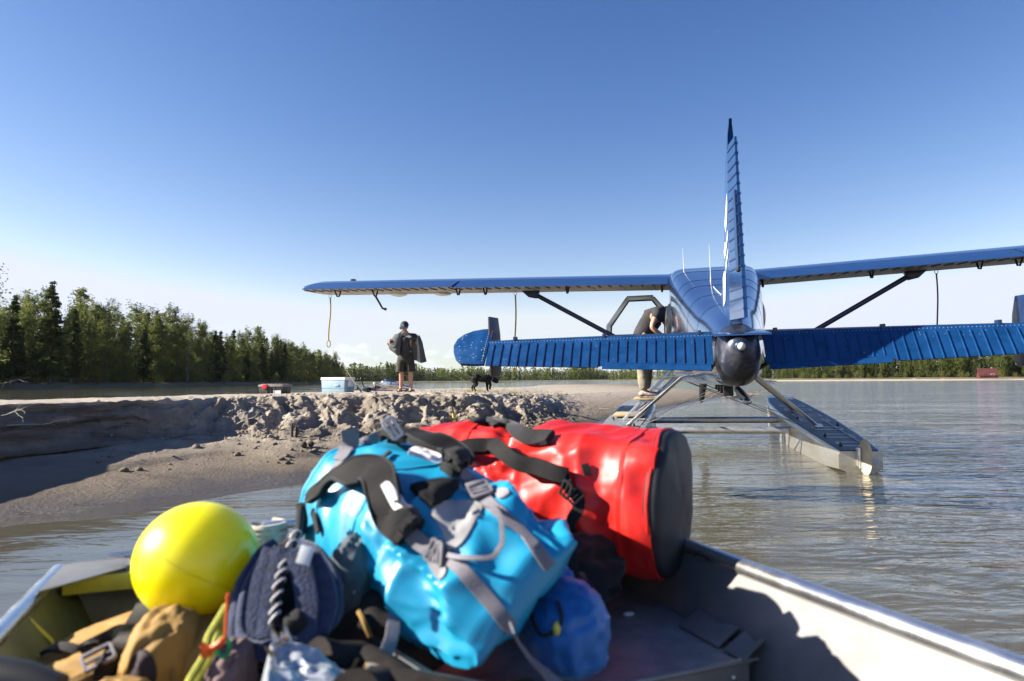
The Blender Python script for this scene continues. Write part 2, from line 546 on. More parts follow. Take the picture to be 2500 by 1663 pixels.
# ================================================================= sandbar
def sand_material():
    mm = bpy.data.materials.new('river_sand')
    mm.use_nodes = True
    nt = mm.node_tree
    L = nt.links.new
    b = nt.nodes['Principled BSDF']
    g = nt.nodes.new('ShaderNodeNewGeometry')
    sp = nt.nodes.new('ShaderNodeSeparateXYZ')
    L(g.outputs['Position'], sp.inputs[0])
    n = nt.nodes.new('ShaderNodeTexNoise')
    n.inputs['Scale'].default_value = 3.5
    n.inputs['Detail'].default_value = 9
    n.inputs['Roughness'].default_value = .65
    L(g.outputs['Position'], n.inputs['Vector'])
    dry = nt.nodes.new('ShaderNodeMixRGB')
    dry.inputs[1].default_value = (.36, .30, .235, 1)
    dry.inputs[2].default_value = (.50, .435, .35, 1)
    mr = nt.nodes.new('ShaderNodeMapRange')
    mr.inputs[1].default_value = .35
    mr.inputs[2].default_value = .65
    L(n.outputs[0], mr.inputs[0])
    L(mr.outputs[0], dry.inputs[0])
    # moist low sand, soaked at the water's edge
    add = nt.nodes.new('ShaderNodeMath')
    add.operation = 'MULTIPLY_ADD'
    add.inputs[1].default_value = .14
    L(n.outputs[0], add.inputs[0])
    L(sp.outputs['Z'], add.inputs[2])
    w = nt.nodes.new('ShaderNodeMapRange')
    w.interpolation_type = 'SMOOTHSTEP'
    w.inputs[1].default_value = .16
    w.inputs[2].default_value = .62
    L(add.outputs[0], w.inputs[0])
    wet = nt.nodes.new('ShaderNodeMixRGB')
    wet.inputs[1].default_value = (.185, .148, .108, 1)
    L(w.outputs[0], wet.inputs[0])
    L(dry.outputs[0], wet.inputs[2])
    w2 = nt.nodes.new('ShaderNodeMapRange')
    w2.inputs[1].default_value = .12
    w2.inputs[2].default_value = .18
    L(add.outputs[0], w2.inputs[0])
    soak = nt.nodes.new('ShaderNodeMixRGB')
    soak.inputs[1].default_value = (.085, .068, .052, 1)
    L(w2.outputs[0], soak.inputs[0])
    L(wet.outputs[0], soak.inputs[2])
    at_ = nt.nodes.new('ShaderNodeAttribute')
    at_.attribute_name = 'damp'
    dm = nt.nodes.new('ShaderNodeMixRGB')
    dm.inputs[2].default_value = (.10, .079, .06, 1)  # shade of the cut bank and slump put into the sand colour
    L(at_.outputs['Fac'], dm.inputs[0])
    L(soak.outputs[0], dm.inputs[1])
    L(dm.outputs[0], b.inputs['Base Color'])
    rr = nt.nodes.new('ShaderNodeMapRange')
    rr.inputs[1].default_value = .09
    rr.inputs[2].default_value = .16
    rr.inputs[3].default_value = .25
    rr.inputs[4].default_value = .93
    L(add.outputs[0], rr.inputs[0])
    L(rr.outputs[0], b.inputs['Roughness'])
    b.inputs['Specular IOR Level'].default_value = .3
    t1 = nt.nodes.new('ShaderNodeTexNoise')
    t1.inputs['Scale'].default_value = 22
    t1.inputs['Detail'].default_value = 8
    t1.inputs['Roughness'].default_value = .7
    L(g.outputs['Position'], t1.inputs['Vector'])
    bn = nt.nodes.new('ShaderNodeBump')
    bn.inputs['Strength'].default_value = .8
    bn.inputs['Distance'].default_value = .05
    L(t1.outputs[0], bn.inputs['Height'])
    L(bn.outputs[0], b.inputs['Normal'])
    return mm
M['sand'] = sand_material()
ST = [  # water's edge W, foot of the bank F, top edge B, back edge K  (x, y, z)
    ((-5.6, 1.0, 0), (-7.0, 2.6, .30), (-7.1, 2.7, .83), (-11, 3.0, .78)),
    ((-4.5, 3.4, 0), (-5.75, 5.0, .30), (-5.85, 5.1, .83), (-9.4, 7.0, .79)),
    ((-3.78, 5.04, 0), (-5.35, 7.35, .29), (-5.45, 7.5, .82), (-8.3, 11.0, .79)),
    ((-3.2, 5.45, 0), (-4.92, 9.0, .28), (-5.05, 9.25, .81), (-7.2, 13.2, .79)),
    ((-2.64, 6.5, 0), (-4.05, 9.9, .28), (-4.62, 11.4, .80), (-6.3, 15.4, .79)),
    ((-2.19, 7.1, 0), (-2.9, 9.3, .26), (-3.95, 13.2, .80), (-5.7, 17.4, .79)),
    ((-1.3, 8.8, 0), (-1.75, 10.3, .23), (-2.5, 13.6, .80), (-4.4, 20.5, .78)),
    ((0, 11, 0), (-.3, 12.3, .19), (-.85, 15.4, .76), (-2.2, 30, .74)),
    ((.89, 12.9, 0), (.7, 14.2, .16), (.45, 19, .66), (.3, 45, .62)),
    ((1.84, 15.9, 0), (1.8, 17.5, .13), (1.9, 26, .52), (2, 66, .5)),
    ((4.5, 22, 0), (4.3, 24, .12), (4.2, 34, .44), (4, 95, .4)),
    ((10.4, 35, 0), (9.8, 37.5, .12), (9, 47, .36), (8, 118, .35)),
    ((14.5, 44, 0), (13.8, 46, .1), (13, 56, .28), (14, 130, .28)),
    ((16.5, 53, 0), (16, 55, .08), (15.6, 63, .2), (20, 138, .2)),
    ((17.5, 64, -.05), (17.3, 66, .0), (17.2, 72, .05), (26, 145, .05)),
    ((18, 75, -.3), (18, 77, -.3), (18, 82, -.3), (30, 150, -.3)),
]
NU = 64
lines = [cr([s[i] for s in ST], NU) for i in range(4)]
nu = len(lines[0])
vsb, bank_shades = [], []
def sm(t):
    t = max(0., min(1., t))
    return t * t * (3 - 2 * t)
V1, V2, V3, V4 = 5, 46, 84, 46
SAND_TOP = []
for u in range(nu):
    W_, F_, B_, K_ = (l[u] for l in lines)
    s = u / NU                                # station number
    slump = sm((s - 2.3) / 1.6) * (1 - sm((s - 8.0) / 2.0))     # loose collapsed bank
    cliff = 1 - sm((s - 2.6) / 1.5)
    gap = min(1., 3.0 / max(.4, (F_ - W_).length))
    din = (F_ - W_).normalized()
    col = []
    for i in range(V1):
        t = 1 - i / V1
        col.append((W_ - din * 2.5 * t + Vector((0, 0, -.55 * t)), 0))
    for i in range(V2):
        t = i / V2
        p = W_.lerp(F_, t)
        p.z = F_.z * (.62 * t + .38 * sm(t)) + W_.z * (1 - t)
        # low wave-cut step half way up the beach
        if 2 < s < 7:
            e = t - .56 - .06 * fbm(p, .8, 3, 3.)
            p.z += .035 * (sm(e / .03 + .5)) * (1 - sm((t - .8) / .2)) * sm(s - 2) * (1 - sm((s - 6) / 1))
        a = .012 + .03 * t * t
        p.z += a * fbm(p, 1.1, 4, 1.) * sm(t * 6)
        if t > .5:
            k = sm((t - .5) / .5)
            p.z += k * (.015 + .05 * slump) * max(0, ridge(p, 2.4, 4, 2.) - .9)
        col.append((p, 0))
    for i in range(V3):
        t = i / V3
        p = F_.lerp(B_, t)
        h = B_.z - F_.z
        prof = (1 - slump) * (t ** .8) + slump * (.15 * t + .85 * sm(t))
        if cliff > .01:                       # upright cut bank with strata and small slabs
            n1 = fbm((p.x * 1.2, p.y * 1.2, t * 1.2), 1.3, 4, 7.)
            out_dir = (W_ - F_).normalized()
            push = cliff * (.13 * n1 + .035 * fbm((p.x, p.y, t * .6), 6, 4, 2.) + .06 * (ridge((p.x, p.y, t), 2.2, 4, 3.) - 1) + .05 * fbm((p.x * .7, p.y * .7, t * 7), 1.5, 3, 9.)) * math.sin(math.pi * min(1, t * 1.02)) ** .5
            foot = cliff * .34 * max(0, (1 - t * 2.6)) ** 2 * (1 + .5 * fbm(p, 1.1, 3, 4.))
            p += out_dir * (push + foot - cliff * .05 * sm((t - .55) / .3) * (1 - sm((t - .93) / .07)))
        p.z = F_.z + h * prof
        shade_here = cliff * (1 - sm((t - .9) / .08)) * (.75 + .35 * fbm((p.x, p.y, t * 6), 1.2, 3, 3.))  # painted shade on the upright face, broken up by noise
        if slump > .01:
            d = .14 * fbm(p, .8, 3, 11.) + .15 * (ridge((s * 3.0 + .5 * fbm(p, 1.5, 2, 1.), t * 1.1, 0), 1.0, 4, 5.) - 1.0) + .07 * (ridge((p.x * 1.6 - p.y * .5, p.y * .8, t), 2.0, 5, 6.) - 1.0) + .05 * fbm(p, 5, 5, 8.) + .03 * (ridge(p, 11, 4, 8.) - 1.)
            p.z += slump * d * (math.sin(math.pi * (t * .9 + .05)) ** .7) * min(1, .25 + h)
        shade_here = max(shade_here, slump * (.34 + .5 * fbm(p, 1.3, 3, 5.)) * (1 - sm((t - .80) / .15)))
        if slump > .01:
            ov = p.z - (B_.z + .01)
            if ov > 0:
                p.z -= ov * .85 * slump
        p.z += .012 * fbm(p, 7, 3, 1.)
        col.append((p, max(0, min(1, shade_here))))
    for i in range(V4 + 1):
        t = (i / V4) ** 1.6
        p = B_.lerp(K_, t)
        p.z = B_.z + (K_.z - B_.z) * t
        near = max(0, 1 - t * (K_ - B_).length / 1.6)
        p.z += .02 * fbm(p, .9, 3, 2.) + (.012 + .03 * slump * near) * fbm(p, 5, 4, 2.) + .05 * near * slump * (ridge(p, 2.4, 4, 5.) - 1)
        if i == 0:
            p.z -= .004
        p += (W_ - F_).normalized() * (.05 * fbm(p, 2.2, 4, 12.)) * near * (cliff + .3)
        col.append((p, 0))
    for t in (.25, .6, 1.):
        p = K_ + (K_ - B_).normalized() * 2.2 * t
        p.z = K_.z * (1 - t) - .4 * t
        col.append((p, 0))
    vsb.append([c[0] for c in col])
    bank_shades.append([c[1] for c in col])
nv = len(vsb[0])
mb = MB()
mb.rings(vsb, closed=False, caps=False)
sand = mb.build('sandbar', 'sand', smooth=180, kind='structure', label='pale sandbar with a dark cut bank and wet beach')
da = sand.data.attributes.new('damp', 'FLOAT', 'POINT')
da.data.foreach_set('value', [x for r in bank_shades for x in r])
SAND_BVH = BVHTree.FromPolygons([tuple(v) for r in vsb for v in r], mb.f)
def ground(x, y):
    h = SAND_BVH.ray_cast(Vector((x, y, 4)), Vector((0, 0, -1)))
    return h[0].z if h[0] else 0.
def sand_at(px, py):
    h = SAND_BVH.ray_cast(CAM, ray(px, py).normalized())
    return h[0] if h[0] else atz(px, py, .7)

# loose clods of sand lying below the bank
rnd = random.Random(4)
def clod_fn(seed):
    return lambda d: .72 + .5 * abs(fbm(d, 1.3, 3, seed))
mb = MB()
for k in range(650):
    s = rnd.triangular(2.3, 9.0, 5.5)
    v = rnd.random()
    i = min(nu - 1, int(s * NU))
    if rnd.random() < .72:
        j = V1 + V2 + int((rnd.random() ** 1.3) * V3) - 6
    else:
        j = V1 + int((.45 + .55 * v) * V2)
    if v > .93:
        j = V1 + V2 + V3 + int(rnd.random() * 14)
    p = vsb[i][j] + Vector((rnd.uniform(-.1, .1), rnd.uniform(-.1, .1), 0))
    r = .010 + .04 * rnd.random() ** 3.6
    p.z = ground(p.x, p.y) + r * .25
    if ground(p.x, p.y) < .09:
        continue
    mb.sphere(p, (r * rnd.uniform(.8, 1.4), r * rnd.uniform(.8, 1.4), r * .75), 7, 5, fn=clod_fn(k * 1.3))
mb.build('sand_clods', 'sand', smooth=60, kind='stuff', label='loose crumbled clods of sand on the collapsed bank', cat='clods')
for lab, (cx, cy, r) in (('left one of two round dark clods on the beach below the bank', (742, 1093, .05)),
                         ('right one of two round dark clods on the beach below the bank', (759, 1091, .048))):
    p = sand_at(cx, cy)
    mb = MB()
    mb.sphere((p.x, p.y, ground(p.x, p.y) + r * .7), (r, r, r * .9), 12, 8, fn=clod_fn(cx))
    mb.build('earth_clod', mat('damp_earth', (.06, .048, .037), .9, var=.3), smooth=60, label=lab, cat='clod', group='round clods below the bank')

# sparse yellow grass on the sandbar top
mb = MB()
M['dry_grass'] = mat('dry_yellow_grass', (.42, .34, .07), .8, 0, var=.3, var_scale=2)
for k in range(150):
    x, y = rnd.uniform(-1.8, 3.2), rnd.uniform(15.5, 30)
    if rnd.random() < .6:
        x, y = rnd.gauss(-.6, 1.0), rnd.gauss(19.5, 1.6)
    z = ground(x, y)
    if z < .35:
        continue
    for q in range(rnd.randint(3, 8)):
        a = rnd.uniform(0, 6.28)
        bx, by = x + rnd.gauss(0, .05), y + rnd.gauss(0, .05)
        h = rnd.uniform(.03, .11)
        w = .004
        mb.add([(bx - w, by, z - .01), (bx + w, by, z - .01), (bx + math.cos(a) * h * .5, by + math.sin(a) * h * .5, z + h)], [(0, 1, 2)])
mb.build('dry_grass', 'dry_grass', smooth=0, kind='stuff', label='sparse yellow grass blades on the sandbar top', cat='grass')

# ================================================================= far land
M['far_ground'] = mat('shore_ground', (.085, .085, .035), .95, 0, col2=(.15, .125, .08), var_scale=.08, coord='Object')
M['far_sand'] = mat('far_beach_sand', (.42, .36, .28), .95, 0, var=.15, var_scale=.2)
coast = [(-125, 20), (-116, 90), (-112, 150), (-111, 200), (-113, 260), (-116, 380), (-119, 510), (-150, 620), (-235, 830), (-220, 900), (-100, 905), (60, 890), (130, 820),
         (150, 640), (140, 470), (126, 370), (150, 335), (225, 310), (330, 290), (520, 270), (1200, 240)]
cc_ = cr([(x, y, 0) for x, y in coast], 8)
nrm_ = []
for i, p in enumerate(cc_):
    t = (cc_[min(i + 1, len(cc_) - 1)] - cc_[max(0, i - 1)]).normalized()
    nrm_.append(Vector((-t.y, t.x, 0)))
cc_ = [p + n * (1.2 * fbm(p, .05, 3)) for p, n in zip(cc_, nrm_)]
mb = MB()
far_o = []
for p, n in zip(cc_, nrm_):
    q = [p - n * 1.0 + Vector((0, 0, -.3)), p + n * .8 + Vector((0, 0, .55)), p + n * 4 + Vector((0, 0, 1.3 + .3 * fbm(p, .09))), p + n * 60 + Vector((0, 0, 2.0))]
    far_o.append(q)
mb.rings(far_o, closed=False, caps=False)
mb.build('far_shore', 'far_ground', smooth=60, kind='structure', label='low grassy river shore below the forests')
mb = MB()
mb.add([(-6000, 900, 1.0), (-4000, 5900, 3), (4000, 5900, 3), (6000, 900, 1.0), (300, 960, 1.6), (-260, 960, 1.6)], [(0, 5, 4, 3, 2, 1)])
mb.add([(-4000, -300, .8), (-170, -300, .9), (-170, 60, 1.5), (-165, 600, 1.6), (-260, 960, 1.6), (-6000, 900, 1)], [(0, 1, 2, 3, 4, 5)])
mb.add([(6000, -300, .8), (6000, 900, 1), (300, 960, 1.5), (185, 650, 1.6), (185, 400, 1.5), (600, 330, 1.5), (1500, 290, 1.2)], [(0, 1, 2, 3, 4, 5, 6)])
mb.build('far_terrain', 'far_ground', smooth=0, kind='structure', label='flat wooded land beyond the river')
mb = MB()
bs = [(128, 338, 0), (150, 318, 0), (190, 300, 0), (240, 300, 0)]
bp = cr(bs, 8)
mb.rings([[p + Vector((0, -10 + 2 * fbm(p, .1), -.15)), p + Vector((0, -4, .35)), p + Vector((0, 10, .6)), p + Vector((0, 30, .7))] for p in bp], closed=False, caps=False)
mb.build('far_beach', 'far_sand', smooth=60, kind='structure', label='narrow pale beach below the trees on the right shore')

# mountains beyond
M['mountain'] = mat('mountain_rock', (.16, .17, .17), .95, 0, col2=(.55, .57, .6), var_scale=.004, lo=.5, hi=.7)
mb = MB()
def mtn_h(x):
    h = 55 + 28 * fbm((x, 0, 0), .0016, 5, 2.) + 14 * ridge((x, 0, 0), .004, 4, 1.)
    h += 95 * max(0, 1 - abs(x + 1100) / 190) ** 1.1 + 28 * max(0, 1 - abs(x + 700) / 300) + 22 * max(0, 1 - abs(x - 200) / 700)
    return max(8, h)
rows = []
for i in range(161):
    x = -5000 + i * 62.5
    h = mtn_h(x)
    rows.append([Vector((x, 5200, -5)), Vector((x, 5350, h * .5 + 6 * fbm((x, 1, 0), .01))), Vector((x + 10, 5500, h)), Vector((x, 5900, -5))])
mb.rings(rows, closed=False, caps=False)
mb.build('mountains', 'mountain', smooth=30, kind='structure', label='faint blue mountain peak and ridges on the horizon')

# ================================================================= trees
def leaf_mat(name, c1, c2, tr=.35):
    mm = bpy.data.materials.new(name)
    mm.use_nodes = True
    nt = mm.node_tree
    nt.nodes.clear()
    o = nt.nodes.new('ShaderNodeOutputMaterial')
    d = nt.nodes.new('ShaderNodeBsdfDiffuse')
    t = nt.nodes.new('ShaderNodeBsdfTranslucent')
    mxs = nt.nodes.new('ShaderNodeMixShader')
    mxs.inputs[0].default_value = tr
    oi = nt.nodes.new('ShaderNodeObjectInfo')
    g = nt.nodes.new('ShaderNodeNewGeometry')
    n = nt.nodes.new('ShaderNodeTexNoise')
    n.inputs['Scale'].default_value = .5
    nt.links.new(g.outputs['Position'], n.inputs['Vector'])
    ad = nt.nodes.new('ShaderNodeMath')
    ad.operation = 'MULTIPLY_ADD'
    ad.inputs[1].default_value = .5
    nt.links.new(oi.outputs['Random'], ad.inputs[0])
    m2 = nt.nodes.new('ShaderNodeMath')
    m2.operation = 'SUBTRACT'
    m2.inputs[1].default_value = .25
    nt.links.new(n.outputs[0], m2.inputs[0])
    nt.links.new(m2.outputs[0], ad.inputs[2])
    mxc = nt.nodes.new('ShaderNodeMixRGB')
    mxc.inputs[1].default_value = (*c1, 1)
    mxc.inputs[2].default_value = (*c2, 1)
    nt.links.new(ad.outputs[0], mxc.inputs[0])
    nt.links.new(mxc.outputs[0], d.inputs[0])
    nt.links.new(mxc.outputs[0], t.inputs[0])
    nt.links.new(d.outputs[0], mxs.inputs[1])
    nt.links.new(t.outputs[0], mxs.inputs[2])
    nt.links.new(mxs.outputs[0], o.inputs[0])
    return mm
M['spruce'] = leaf_mat('spruce_needles', (.046, .065, .025), (.10, .12, .04), .35)
M['cottonwood'] = leaf_mat('cottonwood_leaves', (.095, .125, .034), (.23, .245, .072), .5)
M['birch'] = leaf_mat('birch_leaves', (.10, .135, .028), (.19, .21, .06), .45)
M['autumn'] = leaf_mat('yellowing_leaves', (.15, .15, .03), (.24, .2, .05), .4)

def leaf(mb, p, size, rn):
    d = Vector((rn.gauss(0, 1), rn.gauss(0, 1), rn.gauss(0, 1))).normalized()
    e = d.orthogonal().normalized()
    e.rotate(Quaternion(d, rn.uniform(0, 6.28)))
    f_ = d.cross(e)
    mb.add([p - e * size * .5, p + f_ * size * .36, p + e * size * .55, p - f_ * size * .36], [(0, 1, 2, 3)])

def spruce_parts(h, rb, seed, n=1500, ragged=.3):
    rn = random.Random(seed)
    tr, cw = MB(), MB()
    tr.tube([(0, 0, -.3), (.05, 0, h * .5), (rn.uniform(-.2, .2), 0, h)], [h * .013, h * .008, h * .002], 6)
    z = h * .10
    k = n / (h * 4.6)
    lv = 0
    while z < h * .995:
        f_ = 1 - z / h
        r = rb * (f_ ** .75) * (1 if z > h * .25 else .75) + .12
        for b in range(rn.randint(4, 6)):
            a = rn.uniform(0, 6.28)
            L = r * rn.uniform(1 - ragged * 1.4, 1 + ragged)
            dr = -.25 * L * rn.uniform(.3, 1.3) + .25 * L * (1 - f_)
            e = Vector((math.cos(a) * L, math.sin(a) * L, z + dr))
            s0 = Vector((0, 0, z))
            if L > .9:
                tr.tube([s0, e], [.03, .01], 3)
            for q in range(max(3, int(k * L * 1.1))):
                t = rn.uniform(.15, 1.05)
                p = s0.lerp(e, t) + Vector((rn.gauss(0, .16), rn.gauss(0, .16), rn.gauss(-.08, .14)))
                leaf(cw, p, rn.uniform(.28, .62) * (1.1 - .3 * (z / h)), rn)
        z += h * .024 * rn.uniform(.7, 1.5)
    return tr, cw
def broad_parts(h, rb, seed, n=1700, base=.22):
    rn = random.Random(seed)
    tr, cw = MB(), MB()
    lean = rn.uniform(-.4, .4)
    tr.tube([(0, 0, -.3), (lean * .3, .1, h * .4), (lean, 0, h * .93)], [h * .014, h * .010, h * .003], 6)
    limbs = []
    for i in range(26):
        z = h * (base + (.97 - base) * (i / 25) + rn.uniform(-.02, .02))
        f_ = (z / h - base) / (1 - base)
        r = rb * (.55 + .75 * math.sin(math.pi * min(1, f_ * .8 + .2)) ** 1.0) * rn.uniform(.5, 1.15) * (1 - .75 * max(0, f_ - .6) / .4)
        a = i * 2.4 + rn.uniform(-.5, .5)
        s0 = Vector((lean * z / h, 0, z - r * .5))
        e = Vector((lean * z / h + math.cos(a) * r, math.sin(a) * r, z + r * .25))
        tr.tube([s0, e], [.06, .02], 3)
        limbs.append((e, r))
        limbs.append((s0.lerp(e, .5) + Vector((0, 0, .2)), r * .8))
    per = n // len(limbs)
    for e, r in limbs:
        for w in range(4):
            o_ = e + Vector((rn.gauss(0, .5), rn.gauss(0, .5), rn.gauss(0, .65))) * (.4 + .32 * rb)
            cr_ = rn.uniform(.25, .75) * (.5 + .25 * rb)
            for q in range(per // 4):
                d = Vector((rn.gauss(0, .55), rn.gauss(0, .55), rn.gauss(0, .75))) * cr_
                leaf(cw, o_ + d, rn.uniform(.2, .5), rn)
    return tr, cw
ARCH = {}
def arch(kind, i):
    """one tree of each kind, built once; later ones copy it"""
    if (kind, i) in ARCH:
        return ARCH[(kind, i)]
    sd = 100 + i * 7
    if kind == 'spruce':
        pr = spruce_parts(20, (2.7, 2.2, 3.1, 2.0)[i], sd, 3600, (.3, .35, .25, .4)[i])
        mt = ('bark', 'spruce')
    elif kind == 'cottonwood':
        pr = broad_parts(20, (2.7, 2.2, 3.2, 2.4)[i], sd, 5600, (.08, .05, .12, .04)[i])
        mt = ('bark_pale', 'cottonwood')
    elif kind == 'birch':
        pr = broad_parts(13, (1.9, 2.3, 1.6, 2.1)[i], sd, 2200, .1)
        mt = ('bark_pale', 'birch')
    elif kind == 'small_spruce':
        pr = spruce_parts(15, (1.7, 1.4, 2.0, 1.6)[i], sd, 1700, .3)
        mt = ('bark', 'spruce')
    elif kind == 'shrub':
        pr = broad_parts(4.5, (1.7, 1.3, 1.9, 1.5)[i], sd, 700, .05)
        mt = ('bark', ('birch', 'cottonwood', 'autumn', 'cottonwood')[i])
    elif kind == 'dead':
        rn = random.Random(sd)
        tr, cw = MB(), MB()
        tr.tube([(0, 0, -.3), (.1, 0, 10), (0, 0, 20)], [.22, .13, .03], 6)
        for q in range(34):
            z = rn.uniform(6, 19.6)
            a = rn.uniform(0, 6.28)
            L = rn.uniform(.5, 1.7) * (1.2 - z / 24)
            tr.tube([(0, 0, z), (math.cos(a) * L, math.sin(a) * L, z + L * .5)], [.035, .012], 3)
            for w in range(7 if z < 14 else 2):
                leaf(cw, Vector((math.cos(a) * L, math.sin(a) * L, z + L * .5)) + Vector((rn.gauss(0, .3), rn.gauss(0, .3), rn.gauss(0, .3))), .35, rn)
        pr = (tr, cw)
        mt = ('bark_pale', 'cottonwood')
    out_ = []
    for mb_, nm, mm in zip(pr, ('trunk', 'crown'), mt):
        me = bpy.data.meshes.new(kind + '_' + nm)
        me.from_pydata([tuple(v) for v in mb_.v], [], mb_.f)
        me.materials.append(M[mm])
        out_.append(me)
    ARCH[(kind, i)] = out_
    return out_
NM = {'spruce': 'spruce_tree', 'small_spruce': 'spruce_tree', 'cottonwood': 'cottonwood_tree', 'birch': 'birch_tree', 'shrub': 'shrub', 'dead': 'bare_tree'}
def tree(kind, i, x, y, h, label, group, wide=1., cat=None, z=None):
    me = arch(kind, i)
    base = {'spruce': 20, 'cottonwood': 20, 'birch': 13, 'small_spruce': 15, 'shrub': 4.5, 'dead': 20}[kind]
    o = bpy.data.objects.new(NM[kind], None)
    COL.objects.link(o)
    o.location = (x, y, 1.2 if z is None else z)
    s = h / base
    o.scale = (s * wide, s * wide, s)
    o.rotation_euler = (0, 0, trn.uniform(0, 6.28))
    tag(o, label, cat or ('shrub' if kind == 'shrub' else 'tree'), group)
    for nm, mm in zip(('trunk', 'crown'), me):
        c = bpy.data.objects.new(nm, mm)
        COL.objects.link(c)
        c.parent = o
    return o
trn = random.Random(21)
def coastx(y):            # x of the left shore at distance y
    pts = [(20, -125), (90, -116), (150, -112), (200, -111), (260, -113), (380, -116), (510, -119), (620, -150)]
    for (a, xa), (b, xb) in zip(pts, pts[1:]):
        if a <= y <= b:
            return xa + (xb - xa) * (y - a) / (b - a)
    return -120
G1 = 'tall trees of the left forest'
# named, easily found trees of the left forest
tree('spruce', 2, at(122, 900, 150).x, 150, 22.4, 'tallest dark spruce standing clear above the left forest', G1, 1.15)
tree('spruce', 0, at(30, 900, 146).x, 146, 19.0, 'second tallest spruce, at the left edge beside the tallest', G1, 1.1)
tree('cottonwood', 2, at(-88, 900, 118).x, 118, 23, 'tree whose leafy branch tips reach in at the left edge', G1, 1.25)
tree('spruce', 1, at(178, 900, 158).x, 158, 17.6, 'pointed spruce just right of the tallest spruce', G1, 1.1)
tree('dead', 0, at(458, 900, 232).x, 232, 24.5, 'thin bare-topped tree poking above the middle of the left forest', G1)
LAB = {'spruce': 'dark spruce in the packed left forest across the channel',
       'cottonwood': 'leafy cottonwood in the packed left forest across the channel'}
y = 128
n_left = 0
while y < 520:
    for rowd, hh in ((1.5, .84), (6.5, 1.0), (12.5, 1.03)):
        k = 'spruce' if trn.random() < (.5 if y < 210 else .34) else 'cottonwood'
        h = trn.uniform(12.8, 19.2) * hh * (1.02 + .1 * sm((y - 140) / 40) + .3 * sm((y - 160) / 50) - .28 * sm((y - 330) / 170))
        x = coastx(y) - 4 - rowd - trn.uniform(0, 3)
        tree(k, trn.randint(0, 3), x, y + trn.uniform(-1.5, 1.5), h, LAB[k], 'packed ' + k + ' trees of the left forest', trn.uniform(1.0, 1.3))
        n_left += 1
    y += (3.2 if y < 200 else 4.6) + y * .014
SH = 0
y = 134
while y < 520:
    i = trn.randint(0, 3)
    tree('shrub', i, coastx(y) - trn.uniform(1.5, 4.5), y, trn.uniform(2.2, 4.6), 'low shrub at the foot of the left forest', 'shrubs along the left shore', 1.1, z=.9)
    y += trn.uniform(4, 10) * (1 + y / 500)
tree('birch', 0, at(708, 900, 330).x, 330, 12.5, 'bright yellow-green young tree at the foot of the left forest', None, .9)
tree('shrub', 2, at(755, 900, 330).x, 330, 7.5, 'rounded yellowing bush near the end of the left forest', None, .8)
# right shore
def coasty(x):
    pts = [(126, 370), (150, 335), (225, 310), (330, 290), (520, 270)]
    for (a, ya), (b, yb) in zip(pts, pts[1:]):
        if a <= x <= b:
            return ya + (yb - ya) * (x - a) / (b - a)
    return 370
x = 128
n_right = 0
while x < 275:
    for rowd, hh in ((3, .75), (8, .95), (14, 1.1)):
        k = trn.choices(('birch', 'small_spruce', 'cottonwood'), (5, 2, 2) if x < 190 else (3, 2, 4))[0]
        h = trn.uniform(8.5, 11.0) * hh * (1 + .25 * sm((x - 150) / 70))
        lab = {'birch': 'sunlit light green birch on the right shore', 'small_spruce': 'slim dark spruce on the right shore',
               'cottonwood': 'dark leafy cottonwood on the right shore'}[k]
        tree(k, trn.randint(0, 3), x + trn.uniform(-1, 1), coasty(x) + 6 + rowd + trn.uniform(0, 3), h, lab, lab.split(' on ')[0].split()[-1] + ' trees of the right shore', trn.uniform(1.1, 1.5))
        n_right += 1
    x += trn.uniform(2.2, 3.6)
x = 140
while x < 270:
    tree('shrub', trn.randint(0, 3), x, coasty(x) + 5 + trn.uniform(0, 2), trn.uniform(1.8, 3.4), 'low bush at the water on the right shore', 'bushes along the right shore', 1.2, z=.9)
    x += trn.uniform(3, 7)

# the far wood that reads as one mass, and the dark depth of the near ones
def wood(name, spots, label, mats_=('spruce', 'birch')):
    rn = random.Random(len(name))
    cw, cb = MB(), MB()
    for (x, y, z, h, k, det) in spots:
        t = cw if k == 0 else cb
        r = h * (.13 if k == 0 else .17)
        for q in range(det):
            f_ = rn.random()
            rr = r * ((1 - f_) ** .8 if k == 0 else math.sin(math.pi * (.12 + .85 * f_)) ** .6) * math.sqrt(rn.random())
            a = rn.uniform(0, 6.28)
            leaf(t, Vector((x + math.cos(a) * rr, y + math.sin(a) * rr, z + f_ * h)), h * rn.uniform(.08, .15), rn)
    o1 = cw
    nA = len(cw.f)
    cw.add(cb.v, cb.f, 1)
    return cw.build(name, [M[mats_[0]], M[mats_[1]]], smooth=0, kind='stuff', label=label, cat='forest')
sp = []
for k in range(2600):
    q = trn.random()
    i = q * (len(cc_) - 1)
    x = trn.uniform(-330, 190)
    y = trn.uniform(912, 985)
    sp.append((x, y, 1.4, trn.uniform(9, 18) * (1 + .25 * (x < -120)) * (1 + .45 * fbm((x, y * .3, 0), .025, 3, 4.)), 0 if trn.random() < .45 else 1, 26))
for k in range(420):
    x = trn.uniform(60, 170)
    t = trn.uniform(0, 1)
    y = 390 + 500 * t
    xx = 150 + 15 * math.sin(y * .01) + trn.uniform(2, 40) if y < 800 else x + 60
    sp.append((xx, y, 1.2, trn.uniform(9, 14), 0 if trn.random() < .4 else 1, 34))
for k in range(200):
    t = trn.random()
    sp.append((-155 - 75 * t - trn.uniform(5, 45), 560 + 300 * t, 1.2, trn.uniform(12, 18), 0 if trn.random() < .5 else 1, 34))
wood('distant_forest', sp, 'distant low forest lining the far end of the river')
sp = []
for k in range(560):
    y = trn.uniform(120, 530)
    sp.append((coastx(y) - trn.uniform(14, 34), y, 1.2, trn.uniform(10, 16), 0 if trn.random() < .6 else 1, 70))
